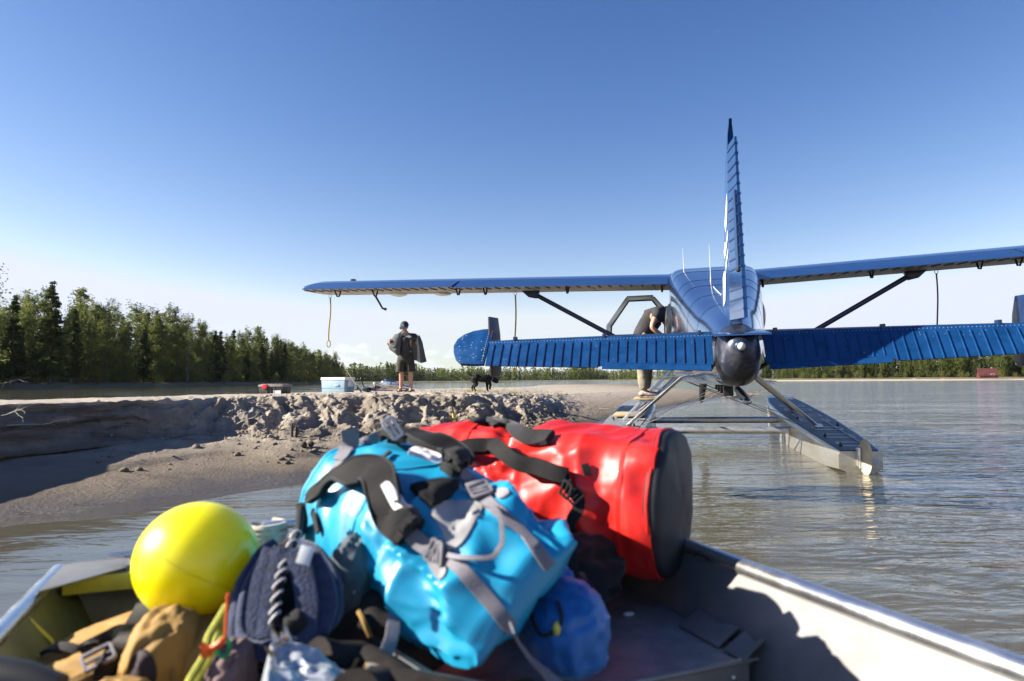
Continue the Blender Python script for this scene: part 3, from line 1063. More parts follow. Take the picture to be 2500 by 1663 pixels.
wood('forest_interior', sp, 'shaded inner trees behind the left forest edge', ('spruce', 'cottonwood'))
sp = []
for k in range(260):
    x = trn.uniform(126, 300)
    sp.append((x, coasty(x) + trn.uniform(20, 40), 1.2, trn.uniform(8, 11.5) * (1 + .25 * sm((x - 150) / 70)), 0 if trn.random() < .5 else 1, 60))
wood('right_forest_interior', sp, 'inner trees behind the right shore forest edge', ('spruce', 'birch'))

# ----------------------------------------------------------------- cabins on the shores
def cabin(loc, rz, w, d, h, rh, wall, roof, label, win=True):
    t = thing('cabin', loc, label, 'cabin', rot=Matrix.Rotation(rz, 3, 'Z'))
    mb = MB()
    for k in range(7):
        z = (k + .5) * h / 7
        for s in (-1, 1):
            mb.beam((-w / 2 - .15, s * d / 2, z), (w / 2 + .15, s * d / 2, z), .22, h / 7 * .96)
            mb.beam((s * w / 2, -d / 2 - .15, z), (s * w / 2, d / 2 + .15, z), .22, h / 7 * .9)
    mb.build('log_wall', wall, t, smooth=0)
    mb = MB()
    for s in (-1, 1):
        mb.poly([(s * w / 2, -d / 2, h), (s * w / 2, d / 2, h), (s * w / 2, 0, h + rh)], .15, (1, 0, 0))
    mb.build('gable', wall, t, smooth=0)
    for s in (-1, 1):
        mb = MB()
        e = .5
        mb.poly([(-w / 2 - e, s * (d / 2 + e), h - rh * e / (d / 2)), (w / 2 + e, s * (d / 2 + e), h - rh * e / (d / 2)), (w / 2 + e, 0, h + rh + .02), (-w / 2 - e, 0, h + rh + .02)],
                .1, Vector((0, s * rh, d / 2)))
        mb.build('roof_panel', roof, t, smooth=0)
    mb = MB()
    mb.box((-w * .2, -d / 2 - .13, .95), (.9, .08, 1.9))
    mb.build('door', 'log_dark', t, smooth=0)
    mb = MB()
    mb.box((w * .2, -d / 2 - .13, 1.4), (1.1, .06, .8))
    wn_ = mb.build('window', 'glass_dark', t, smooth=0)
    mb = MB()
    for dz in (-.43, .43):
        mb.box((w * .2, -d / 2 - .15, 1.4 + dz), (1.3, .1, .08))
    for dx in (-.6, .6):
        mb.box((w * .2 + dx, -d / 2 - .15, 1.4), (.08, .1, .78))
    mb.build('window_frame', 'white', wn_, smooth=0)
    mb = MB()
    mb.box((w * .3, d * .15, h + rh), (.5, .5, 1.0))
    mb.build('chimney', 'rock', t, smooth=0)
    return t
p = at(182, 920, 140)
cabin((coastx(140) - 1.5, 141, .8), R_(52), 6, 4.5, 2.5, 1.4, 'log_dark', 'roof_dark', 'dark log cabin at the foot of the tall spruce on the left shore')
p = at(2418, 920, 296)
cabin((p.x, 298, .9), R_(-20), 6.5, 5, 1.6, 2.6, 'roof_red', 'roof_red', 'small red roofed cabin on the far right shore')
for i, (px_, sc) in enumerate(((2300, 1.1), (2318, .8), (2360, .9), (2140, .6), (2110, .8))):
    q = at(px_, 925, 300)
    mb = MB()
    mb.sphere((q.x, coasty(q.x) - 2, .35 * sc), (1.6 * sc, .8, .7 * sc), 9, 6, fn=clod_fn(i * 3.))
    mb.build('shore_rock', 'rock', smooth=60, label='pale rock at the water on the right shore', cat='rock', group='rocks on the right shore')
# ================================================================= floatplane
P_ROT = Matrix.Rotation(-.253, 3, 'Z') @ Matrix.Rotation(R_(2.5), 3, 'X') @ Matrix.Rotation(-.012, 3, 'Y')
P_LOC = Vector((1.871, 5.671, 1.414))
plane = thing('floatplane', P_LOC, 'blue high-wing floatplane seen from behind with its tail towards the boat', 'floatplane', rot=P_ROT)
PM = MATW[plane.name]
def superell(y, hw, zt, zb, n=2.6, seg=40, cx=0):
    o = []
    zc, hh = (zt + zb) / 2, (zt - zb) / 2
    for j in range(seg):
        a = 2 * math.pi * j / seg
        c, s = math.cos(a), math.sin(a)
        o.append(Vector((cx + hw * math.copysign(abs(c) ** (2 / n), c), y, zc + hh * math.copysign(abs(s) ** (2 / n), s))))
    return o
fs = [(-.40, .05, -.04, -.18, 2), (-.37, .10, .0, -.26, 2.1), (-.30, .145, .03, -.33, 2.2), (-.18, .17, .06, -.385, 2.3), (0, .185, .10, -.42, 2.4), (.5, .24, .21, -.45, 2.5), (1.2, .315, .34, -.475, 2.7),
      (2.2, .43, .55, -.52, 3.8), (3.2, .54, .79, -.56, 4.8), (4.1, .62, 1.00, -.59, 6), (4.9, .66, 1.145, -.6, 8), (5.4, .66, 1.19, -.6, 8), (6.0, .66, 1.21, -.6, 8),
      (6.6, .66, 1.2, -.6, 5), (6.9, .64, 1.12, -.6, 4), (7.5, .62, .72, -.6, 3.2), (7.9, .6, .48, -.58, 2.8), (8.6, .58, .46, -.55, 2.4), (9.2, .54, .42, -.5, 2.2), (9.45, .42, .3, -.4, 2.1), (9.5, .2, .1, -.2, 2)]
# dense stations by interpolation
st2 = []
for a, b in zip(fs, fs[1:]):
    k = max(1, int((b[0] - a[0]) / .22))
    for i in range(k):
        t = i / k
        st2.append(tuple(a[q] + (b[q] - a[q]) * t for q in range(5)))
st2.append(fs[-1])
rings_ = [superell(*s) for s in st2]
mb = MB()
mb.rings(rings_)
keep_f, keep_m = [], []
for f_ in mb.f:                          # doorway on the left side
    c = sum((mb.v[i] for i in f_), Vector()) / len(f_)
    if c.x < -.5 and 5.35 < c.y < 6.5 and -.4 < c.z < .85:
        continue
    keep_f.append(f_)
mb.f, mb.mi = keep_f, [0] * len(keep_f)
M['cabin_dark'] = mat('cabin_trim', (.05, .05, .055), .8)
for i, f_ in enumerate(mb.f):
    c = sum((mb.v[q] for q in f_), Vector()) / len(f_)
    if c.y < .02 or (c.y < .5 and c.z < -.38):
        mb.mi[i] = 1
M['tail_metal'] = mat('dark_tail_metal', (.03, .037, .06), .38, .45, col2=(.13, .125, .13), var_scale=7, coat=.1, rvar=.12, lo=.5, hi=.75)
mb.build('fuselage', ['blue_fus', 'tail_metal'], plane, smooth=35)
mb = MB()                                # cabin interior floor and far wall
mb.box((0, 5.95, -.5), (1.15, 1.9, .04))
mb.box((0, 5.0, .2), (1.1, .04, 1.3))
mb.box((.15, 6.8, .1), (.8, .04, 1.0))
mb.build('cabin_lining', 'cabin_dark', plane, smooth=0)
mb = MB()                                # fairing spine from fin to cabin roof
mb.rings([superell(y, .02 + .05 * (1 - abs(y - .9) / 1.3), .10 + .205 * y + .035, .05 + .19 * y, 2, 10) for y in (.0, .4, .9, 1.5, 2.1)])
mb.build('dorsal_fillet', 'blue_fus', plane)
# belly: bright metal keel skin and fittings
mb = MB()
for y in (1.6, 2.4, 3.2, 4.0):
    hw, zb = .28 + .07 * y, -.47 - .028 * y
    mb.box((0, y, zb - .04), (.10, .14, .1))
    mb.build('belly_fitting', 'plastic_black', plane, bevel=.01)
    mb = MB()
mb.tube([(.05, .9, -.5), (.06, .3, -.53), (.08, -.02, -.545)], [.035, .04, .02], 8)
mb.build('drain_pipe', 'plastic_black', plane)
mb = MB()
mb.sphere((0.06, -.03, -.545), (.035, .06, .03), 10, 7)
mb.build('tie_ring', 'steel', plane)
# seams and rivet strips across the upper fuselage
for i, y in enumerate((1.2, 1.9, 2.6, 3.3, 4.0, 4.7)):
    k = min(range(len(st2)), key=lambda q: abs(st2[q][0] - y))
    s = st2[k]
    rg = superell(s[0], s[1] + .002, s[2] + .002, s[3] - .002, s[4], 40)
    mb = MB()
    mb.rings([[p + Vector((0, -.006, 0)) for p in rg], [p + Vector((0, .006, 0)) for p in rg]], caps=False)
    mb.build('skin_seam', 'blue_dark', plane, smooth=0)
# tail light
mb = MB()
mb.tube([(0.0, -.28, -.09), (.0, -.42, -.09), (0, -.47, -.09)], [.05, .045, .035], 14)
tl = mb.build('tail_light_housing', 'blue', plane)
mb = MB()
mb.sphere((0, -.475, -.09), (.03, .03, .03), 12, 8)
M['lens'] = mat('frosted_lens', (.7, .66, .5), .25, 0, coat=.5)
mb.build('lens', 'lens', tl)
# flat cover plate under the rudder
mb = MB()
mb.poly([(-.2, .1, .045), (.2, .1, .045), (.23, -.42, .0), (-.2, -.38, .0)], .015, (0, .1, 1))
mb.build('tail_shelf', 'blue_fus', plane, bevel=.004)

# --- fin
def foil(y0, y1, z, th, x0=0, n=9, cut=False):
    """symmetric section from leading edge y0 (forward) back to y1"""
    o = []
    for s in (1, -1):
        rg = range(n) if s > 0 else range(n - 1, -1, -1)
        for i in rg:
            t = i / (n - 1)
            w = th / 2 * (1.0 if t > .5 and cut else min(1, 2.2 * math.sqrt(max(t, 1e-4)) * (1 - t * (.0 if cut else .55))))
            o.append(Vector((x0 + s * w, y0 + (y1 - y0) * t, z)))
    return o
zs = [.08, .3, .55, .8, 1.05, 1.3, 1.5, 1.66, 1.74, 1.775]
def fin_le(z): return 1.75 - .83 * min(z, 1.6) - (max(0, z - 1.55) * 1.2)
def fin_th(z): return .105 * (1 - .62 * z / 1.78)
mb = MB()
mb.rings([foil(fin_le(z), .02 if z < 1.45 else .02 - (z - 1.45) * .5, z, fin_th(z) * (1 if z < 1.7 else .6), cut=True) for z in zs])
mb.build('fin', 'blue', plane, smooth=50)
rud_a = R_(4.8)
rud_hinge = Vector((0, .0, 0))
def rudp(s, side, z, extra=0):
    """point on the rudder: s back from the hinge, side -1/+1 face"""
    ch = rud_ch(z)
    w = (fin_th(z) / 2) * (1 - .8 * s / ch) + .004 + extra
    q = Vector((side * w, -s, 0))
    q.rotate(Quaternion((0, 0, 1), rud_a))
    return rud_hinge + q + Vector((0, 0, z))
def rud_ch(z): return .50 - .2 * z / 1.5
mb = MB()
zr = [.13 + i * (1.58 - .13) / 20 for i in range(21)]
mb.rings([[rudp(.012, 1, z), rudp(rud_ch(z), 1, z), rudp(rud_ch(z), -1, z), rudp(.012, -1, z)] for z in zr])
rud = mb.build('rudder', 'blue', plane, smooth=20)
for i in range(17):
    z = .2 + i * .083
    mb = MB()
    for side in (1, -1):
        a, b = rudp(.03, side, z, .002), rudp(rud_ch(z) + .004, side, z - .0, .002)
        mb.beam(a, b, .008, .013)
    mb.build('rib', 'blue_dark' if i % 3 else 'blue', rud, smooth=0)
mb = MB()
mb.rings([[rudp(rud_ch(z) * .72, -1, z, .006), rudp(rud_ch(z) * .93, -1, z, .006), rudp(rud_ch(z) * .93, -1, z, .016), rudp(rud_ch(z) * .72, -1, z, .014)] for z in (.52, 1.15)])
mb.build('trim_tab', 'blue_dark', rud, smooth=0)
mb = MB()
mb.sphere(rudp(.42, -1, .5, .02), .018, 8, 6)
mb.build('tab_horn', 'plastic_black', rud)
# white graphic on the left face of the fin
def finp(y, z, off=.004):
    t = (fin_le(z) - y) / (fin_le(z) - .02)
    w = fin_th(z) / 2 * min(1, 2.2 * math.sqrt(max(t, 0))) if t < .5 else fin_th(z) / 2
    return Vector((-w - off, y, z))
for pts in ([(.95, .30), (.62, .33), (.40, .66), (.06, .74), (.06, .70), (.46, .58), (.70, .62), (.98, .58)],
            [(.70, .80), (.50, .86), (.30, .82), (.06, .90), (.06, .84), (.40, .74), (.62, .72)],
            [(.52, 1.02), (.40, 1.08), (.10, 1.22), (.06, 1.12), (.14, 1.0), (.36, .92)]):
    mb = MB()
    vs_ = [finp(y, z) for y, z in pts]
    c = finp(sum(p[0] for p in pts) / len(pts), sum(p[1] for p in pts) / len(pts))
    mb.add(vs_ + [c], [(i, (i + 1) % len(vs_), len(vs_)) for i in range(len(vs_))])
    mb.build('white_graphic', 'white', plane, smooth=0)

# --- tailplane, elevators with their outside ribs, finlets
dro = R_(46.5)
EX, EZ = -math.cos(dro), -math.sin(dro)
def elev(x, s, n=0.):
    """s back along the drooped chord, n off the upper face"""
    return Vector((x, -.02 + EX * s + (-math.sin(dro)) * n, EZ * s + math.cos(dro) * n))
def e_ch(ax): return .372 - .10 * (ax - .2) / 1.93
for sd in (-1, 1):
    mb = MB()
    rs = []
    for ax, y0, th in ((.17, .78, .085), (1.0, .72, .075), (1.9, .62, .06), (2.1, .56, .05), (2.13, .5, .02)):
        rs.append([Vector((sd * ax, p.y, p.x)) for p in foil(y0, .0, 0, th, cut=True)])
    mb.rings(rs)
    mb.build('tailplane', 'blue', plane, smooth=50)
    mb = MB()
    rs = []
    for i in range(13):
        ax = .2 + 1.93 * i / 12
        c = e_ch(ax) if ax > 1.12 else e_ch(ax) - .05
        rs.append([elev(sd * ax, -.015, .022), elev(sd * ax, c * .5, .016), elev(sd * ax, c, .004), elev(sd * ax, c, -.004), elev(sd * ax, c * .5, -.016), elev(sd * ax, -.015, -.022)])
    mb.rings(rs)
    el = mb.build('elevator', 'blue_elev', plane, smooth=30)
    mb = MB()                           # trim tab along the inner trailing edge
    rs = []
    for ax in (.22, .5, .8, 1.1):
        c = e_ch(ax)
        rs.append([elev(sd * ax, c - .047, .005), elev(sd * ax, c + .012, .002), elev(sd * ax, c + .012, -.004), elev(sd * ax, c - .047, -.006)])
    mb.rings(rs)
    mb.build('trim_tab', 'blue_elev', el, smooth=20)
    n_r = 24
    for i in range(n_r):
        ax = .27 + (2.08 - .27) * i / (n_r - 1)
        c = e_ch(ax) - (.055 if ax < 1.12 else -.006)
        mb = MB()
        mb.rings([[elev(sd * ax - .006, s, nn - .004), elev(sd * ax + .006, s, nn - .004), elev(sd * ax + .003, s, nn + hh), elev(sd * ax - .003, s, nn + hh)]
                  for s, nn, hh in ((.03, .021, .002), (.05, .021, .007), (c * .5, .016, .008), (c - .012, .006, .008), (c, .004, .003))])
        mb.build('rib', 'blue_dark' if sd < 0 else 'blue_elev', el, smooth=0)
    mb = MB()                           # rivets along the edges and weathered chips
    M['rivet'] = M.get('rivet') or mat('bare_rivet', (.5, .52, .58), .5, .3)
    rn = random.Random(5 + sd)
    for i in range(70):
        ax = .2 + 1.93 * i / 69
        mb.add([elev(sd * ax + dx, s, nn) for dx, s, nn in ((-.004, .012, .0225), (.004, .012, .0225), (.0, .005, .0235))], [(0, 1, 2)])
    for i in range(60):
        ax, s = rn.uniform(.25, 2.1), rn.uniform(.03, .25)
        r = rn.uniform(.0015, .004)
        nn = .0245 - .017 * s / .25
        mb.add([elev(sd * ax + dx, s + ds, nn) for dx, ds in ((-r, 0), (0, r), (r, 0), (0, -r))], [(0, 1, 2, 3)])
    mb.build('paint_chips', 'rivet', el, smooth=0, kind='stuff')
    # rounded balance tip, drooped with the elevator
    tip = [(2.14, .262), (2.24, .262), (2.36, .25), (2.42, .19), (2.46, .10), (2.475, .02), (2.455, -.06), (2.40, -.12), (2.32, -.16), (2.22, -.18), (2.14, -.18)]
    mb = MB()
    mb.poly([elev(sd * a, s) for a, s in tip], .034, Vector((0, -math.sin(dro), math.cos(dro))))
    tp = mb.build('elevator_tip', 'blue_elev', plane, bevel=.01)
    mb = MB()
    for i in range(26):
        a, s = rn.uniform(2.16, 2.44), rn.uniform(-.12, .22)
        r = rn.uniform(.003, .006)
        mb.add([elev(sd * (a + dx), s + ds, .0182) for dx, ds in ((-r, 0), (0, r), (r, 0), (0, -r))], [(0, 1, 2, 3)])
    for i in range(16):
        mb.add([elev(sd * (2.165 + dx - .0 * i), -.15 + .025 * i + ds, .0184) for dx, ds in ((-.004, 0), (0, .005), (.004, 0), (0, -.005))], [(0, 1, 2, 3)])
    mb.build('paint_chips', 'rivet', tp, smooth=0, kind='stuff')
    # finlet standing on the tailplane
    xf = sd * 2.155
    mb = MB()
    out_ = [(.02, .25), (.30, .25), (.36, .1), (.38, -.1), (.36, -.27), (.28, -.315), (.04, -.30), (.02, -.1)]
    mb.poly([(xf, y + .02, z) for y, z in out_], .024, (1, 0, 0))
    mb.build('finlet', 'finlet' if sd < 0 else 'blue_dark', plane, bevel=.008)
    # elevator hinges
    for ax in (.3, 1.1, 1.9):
        mb = MB()
        mb.box((sd * ax, .0, .03), (.03, .07, .05))
        mb.build('hinge', 'blue_dark', plane, bevel=.006)
    mb = MB()
    mb.tube([(sd * .17, .35, -.3), (sd * .62, .3, -.04)], .02, 8)
    mb.build('tailplane_brace', 'blue_dark', plane)

# --- wings
AF_T = [(0, 0), (.015, .035), (.05, .065), (.12, .095), (.22, .115), (.35, .122), (.5, .113), (.62, .094), (.72, .073)]
AF_B = [(.72, -.022), (.5, -.036), (.3, -.042), (.12, -.036), (.04, -.022)]
CH = 1.62
def wz(ax): return .975 + .036 * (ax - .65)
def wing_pt(ax, c, z, scale=1., lift=0.):
    return Vector((ax, 5.15 + CH - c * CH * scale - CH * (1 - scale) * .35, wz(ax) + z * CH * scale + .05 * (1 - c) + lift))
for sd in (-1, 1):
    mb = MB()
    rs = []
    axs = [.64 + (7.2 - .64) * i / 20 for i in range(21)]
    for ax in axs:
        rs.append([wing_pt(ax, c, z) for c, z in AF_T + AF_B])
    for ax, sc, lf in ((7.36, .93, .0), (7.5, .8, .01), (7.6, .6, .02), (7.65, .35, .03)):
        rs.append([wing_pt(ax, c * .9 + .06, z * sc, sc, lf) for c, z in AF_T + AF_B])
    rs = [[Vector((sd * p.x, p.y, p.z)) for p in r] for r in rs]
    mb.rings(rs)
    nt_ = len(AF_T)
    for i, f_ in enumerate(mb.f):
        if len(f_) == 4 and (i % (nt_ + len(AF_B))) >= nt_:
            mb.mi[i] = 1
    mb.build('wing', ['blue', 'alu_ribbed'], plane, smooth=30)
    # flap and aileron, drooped a little so that their backs show
    for nm, a0, a1, dr in (('flap', .68, 4.28, 4), ('aileron', 4.32, 7.2, 2)):
        mb = MB()
        dr = R_(dr)
        rs = []
        for i in range(11):
            ax = a0 + (a1 - a0) * i / 10
            r = []
            for c, z in ((.735, .068), (.82, .048), (.92, .022), (1.0, .002), (1.0, -.003), (.86, -.014), (.735, -.022)):
                p = wing_pt(ax, c, z)
                h = wing_pt(ax, .735, 0)
                dy, dz = p.y - h.y, p.z - h.z
                p = Vector((sd * ax, h.y + dy * math.cos(dr) - dz * math.sin(dr) * -1, h.z + dz * math.cos(dr) + dy * math.sin(dr)))
                r.append(p)
            rs.append(r)
        mb.rings(rs)
        for i in range(len(mb.f)):
            if len(mb.f[i]) == 4 and i % 7 in (4, 5):
                mb.mi[i] = 1
        fl = mb.build(nm, ['blue', 'alu_ribbed'], plane, smooth=30)
        k = int((a1 - a0) / .165)
        for i in range(k):
            ax = a0 + .06 + (a1 - a0 - .1) * i / (k - 1)
            pts = []
            for c, z in ((.75, -.022), (.86, -.015), (.985, -.005)):
                p = wing_pt(ax, c, z)
                h = wing_pt(ax, .735, 0)
                dy, dz = p.y - h.y, p.z - h.z
                pts.append(Vector((sd * ax, h.y + dy, h.z + dz + dy * math.sin(dr) - .008)))
            mb = MB()
            mb.beam(pts[0], pts[1], .014, .016)
            mb.beam(pts[1], pts[2], .014, .012)
            mb.build('rib', 'brown_plastic', fl, smooth=0)
    # panel seams under and on top of the wing
    for i in range(12):
        ax = .9 + i * .52
        mb = MB()
        mb.rings([[wing_pt(ax - .006, c, z - .0012), wing_pt(ax + .006, c, z - .0012)] for c, z in AF_B], closed=False, caps=False)
        for v in mb.v:
            v.x *= sd
        mb.build('underside_seam', 'brown_plastic', plane, smooth=0)
    # hinge brackets hanging under the trailing edge
    for ax in (.78, 2.35, 3.8, 4.3, 5.9, 6.65):
        q = wing_pt(ax, .80, -.02)
        mb = MB()
        mb.tube([(sd * ax, q.y + .12, q.z + .02), (sd * ax, q.y + .05, q.z - .10), (sd * ax, q.y - .03, q.z - .11), (sd * ax, q.y - .13, q.z + .0)], .016, 6)
        if ax == 5.9:
            mb.tube([(sd * ax, q.y, q.z - .1), (sd * (ax - .13), q.y + .02, q.z - .34), (sd * (ax - .2), q.y + .02, q.z - .36)], [.02, .018, .03], 6)
        mb.build('hinge_bracket', 'plastic_black', plane)
    # inspection bulges, lift strut, its fitting, tie down ring
    for ax in (4.85, 5.75) if sd < 0 else ():
        q = wing_pt(ax, .35, -.045)
        mb = MB()
        mb.sphere((sd * ax, q.y, q.z), (.16, .2, .05), 14, 8)
        mb.build('inspection_cover', 'alu', plane)
    q = wing_pt(3.125, .42, -.04)
    mb = MB()
    mb.tube([(sd * .62, 6.25, -.45), (sd * 3.10, q.y, q.z - .03)], .04, 12, flat=.55, up=(0, 1, 0))
    mb.build('lift_strut', 'blue_dark', plane)
    mb = MB()
    mb.poly([(sd * 2.95, q.y, q.z + .0), (sd * 3.3, q.y, q.z + .02), (sd * 3.16, q.y, q.z - .11), (sd * 3.02, q.y, q.z - .14)], .1, (0, 1, 0))
    mb.build('strut_fitting', 'blue_dark', plane, bevel=.01)
    # navigation light on the tip
    q = wing_pt(6.75, .3, .12)
    mb = MB()
    mb.box((sd * 6.75, q.y, q.z + .02), (.08, .1, .05))
    mb.build('wing_light', 'plastic_black', plane, bevel=.01)

# tie-down straps hanging from the wings (things of their own)
def plane_pt(p): return PM @ Vector(p)
def strap(ax, c, length, label, mt, loop):
    q = plane_pt(Vector((ax, wing_pt(abs(ax), c, 0).y, wing_pt(abs(ax), c, -.045).z)))
    t = thing('tie_down_strap' if mt == 'yellow_strap' else 'tie_down_rope', q + Vector((0, 0, -length)), label, 'strap' if mt == 'yellow_strap' else 'rope', 'tie-downs hanging from the wings')
    mb = MB()
    ring = [q + Vector((.028 * math.cos(a), 0, -.035 + .035 * math.sin(a))) for a in [k * math.pi / 6 for k in range(13)]]
    mb.tube(ring, .005, 6)
    mb.build('ring', 'steel', t, world=True)
    mb = MB()
    dz = length - .16 if loop else length
    pts = [q + Vector((.012 * math.sin(k * .55) - .016 * k / 10, 0, -.06 - dz * k / 10)) for k in range(11)]
    mb.tube(pts, .013, 8, flat=.55, up=(0, 1, 0))
    if loop:
        c = pts[-1] + Vector((0, 0, -.06))
        lp = [c + Vector((.035 * math.sin(a), 0, .065 * math.cos(a))) for a in [k * math.pi / 8 for k in range(17)]]
        mb.tube(lp, .009, 6)
    mb.build('webbing' if mt == 'yellow_strap' else 'line', mt, t, world=True)
strap(-7.08, .5, 1.0, 'yellow strap with an end loop hanging from the left wing tip', 'yellow_strap', True)
strap(-3.38, .5, 1.42, 'yellow strap hanging from the left wing beside the strut', 'yellow_strap', True)
strap(3.38, .5, 1.10, 'brown rope hanging from the right wing outside its strut', 'rope_dark', False)

# antennas on the cabin roof
for (x, y, zb, h, lean) in ((-.42, 4.35, .96, .42, .01), (-.09, 3.05, .715, .5, -.02), (.33, 4.25, .95, .33, .05)):
    mb = MB()
    mb.tube([(x, y, zb), (x, y + lean, zb + .1), (x - .006, y - .04, zb + h)], [.012, .005, .002], 8)
    mb.build('antenna', 'white', plane)
mb = MB()
mb.tube([(x, 2.9, .7) for x in (-.09,)] + [(-.07, 2.4, .605), (-.02, 1.8, .47), (.05, 1.2, .35)], .004, 5)
mb.build('antenna_wire', 'white', plane)
mb = MB()
mb.sphere((-.18, 4.3, .985), (.05, .07, .03), 10, 6)
mb.build('roof_beacon', 'white', plane)
# bubble window low on each cabin side, windscreen, nose and propeller
for sd in (-1, 1):
    mb = MB()
    mb.sphere((sd * .62, 4.75, .36), (.11, .30, .26), 18, 12)
    mb.build('bubble_window', 'glass_dark', plane)
    mb = MB()
    mb.poly([(sd * .655, 6.95, .25), (sd * .655, 6.6, .25), (sd * .655, 6.6, .75), (sd * .652, 6.85, .75)], .02, (1, 0, 0))
    mb.build('side_window', 'glass_dark', plane)
mb = MB()
mb.poly([(-.5, 7.02, 1.06), (.5, 7.02, 1.06), (.52, 7.5, .77), (-.52, 7.5, .77)], .02, (0, .5, 1))
mb.build('windscreen', 'glass_dark', plane)
mb = MB()
mb.rings([superell(y, r, r, -r, 2, 16) for y, r in ((9.4, .17), (9.55, .15), (9.7, .08), (9.75, .01))])
pr = mb.build('spinner', 'alu', plane)
for a in (.4, .4 + math.pi * 2 / 3, .4 + math.pi * 4 / 3):
    mb = MB()
    d = Vector((math.cos(a), 0, math.sin(a)))
    mb.tube([Vector((0, 9.58, 0)) + d * r for r in (.1, .4, .9, 1.25, 1.3)], [.04, .09, .085, .05, .01], 8, flat=.25, up=(0, 1, 0))
    mb.build('propeller_blade', 'black', pr)

# open door on the left, standing out from the hull
DY = 6.55
mb = MB()
outer = [(-.68, -.42), (-1.80, -.42), (-1.83, .36), (-1.44, .885), (-.98, .885), (-.68, .52)]
inner = [(-.80, .17), (-1.68, .17), (-1.73, .25), (-1.71, .33), (-1.40, .80), (-1.02, .80), (-.80, .52)]
# frame as strips round the window and a lower panel
def strip(a, b, w):
    mb.beam((a[0], DY, a[1]), (b[0], DY, b[1]), .05, w, up=(-(b[1] - a[1]), 0, b[0] - a[0]))
for a, b in ((( -1.79, .16), (-1.79, .37)), ((-1.79, .355), (-1.42, .85)), ((-1.445, .848), (-.975, .848)), ((-.99, .84), (-.71, .50)), ((-.73, .52), (-.73, .16))):
    strip(a, b, .085)
door = mb.build('door', 'alu', plane, bevel=.008)
mb = MB()
mb.poly([(-.69, DY, -.42), (-1.82, DY, -.42), (-1.828, DY, .17), (-.69, DY, .17)], .045, (0, 1, 0))
mb.build('lower_panel', 'alu', door, bevel=.006)
mb = MB()
mb.poly([(-.72, DY - .032, -.38), (-1.52, DY - .032, -.38), (-1.52, DY - .032, .13), (-.72, DY - .032, .13)], .02, (0, 1, 0))
mb.build('trim_panel', 'cabin_dark', door, bevel=.004)
mb = MB()
mb.poly([(x, DY, z) for x, z in ((-.76, .2), (-1.76, .2), (-1.76, .34), (-1.42, .82), (-.98, .82), (-.76, .52))], .008, (0, 1, 0))
mb.build('door_window', 'perspex', door, smooth=0)
mb = MB()
ins = [(-.79, .185), (-1.70, .185), (-1.745, .22), (-1.735, .35), (-1.41, .795), (-1.0, .795), (-.79, .52), (-.79, .185)]
for a, b in zip(ins, ins[1:]):
    mb.tube([(a[0], DY - .03, a[1]), (b[0], DY - .03, b[1])], .014, 6)
mb.build('window_seal', 'black', door)
mb = MB()
mb.box((-1.60, DY - .03, .08), (.11, .008, .11))
mb.build('placard', mat('brown_red_placard', (.25, .08, .05), .6, col2=(.5, .4, .35), var_scale=60), door, smooth=0)
mb = MB()
pl = [(-1.73 + .045 * math.cos(a), DY - .028, .08 + .045 * math.sin(a)) for a in [k * math.pi / 8 for k in range(17)]]
mb.tube(pl, .005, 5)
mb.build('emblem_ring', 'grey_web', door)

# --- floats
def fl_sec(y, hw, zd, zc, zk, cx, bow=0):
    """deck edge, chine, keel"""
    return [Vector((cx - hw * .92, y, zd)), Vector((cx + hw * .92, y, zd)), Vector((cx + hw, y, zd - .05)), Vector((cx + hw, y, zc)), Vector((cx, y, zk)), Vector((cx - hw, y, zc)), Vector((cx - hw, y, zd - .05))]
FS = [(2.42, .225, -1.30, -1.50, -1.60), (3.2, .27, -1.285, -1.58, -1.72), (4.2, .315, -1.27, -1.68, -1.84), (5.2, .345, -1.255, -1.78, -1.96), (5.25, .35, -1.255, -1.84, -2.04), (6.2, .365, -1.245, -1.86, -2.06),
      (7.4, .365, -1.23, -1.84, -2.04), (8.4, .34, -1.21, -1.76, -1.96), (9.2, .27, -1.18, -1.62, -1.8), (9.7, .17, -1.15, -1.45, -1.58), (9.95, .05, -1.16, -1.28, -1.34)]
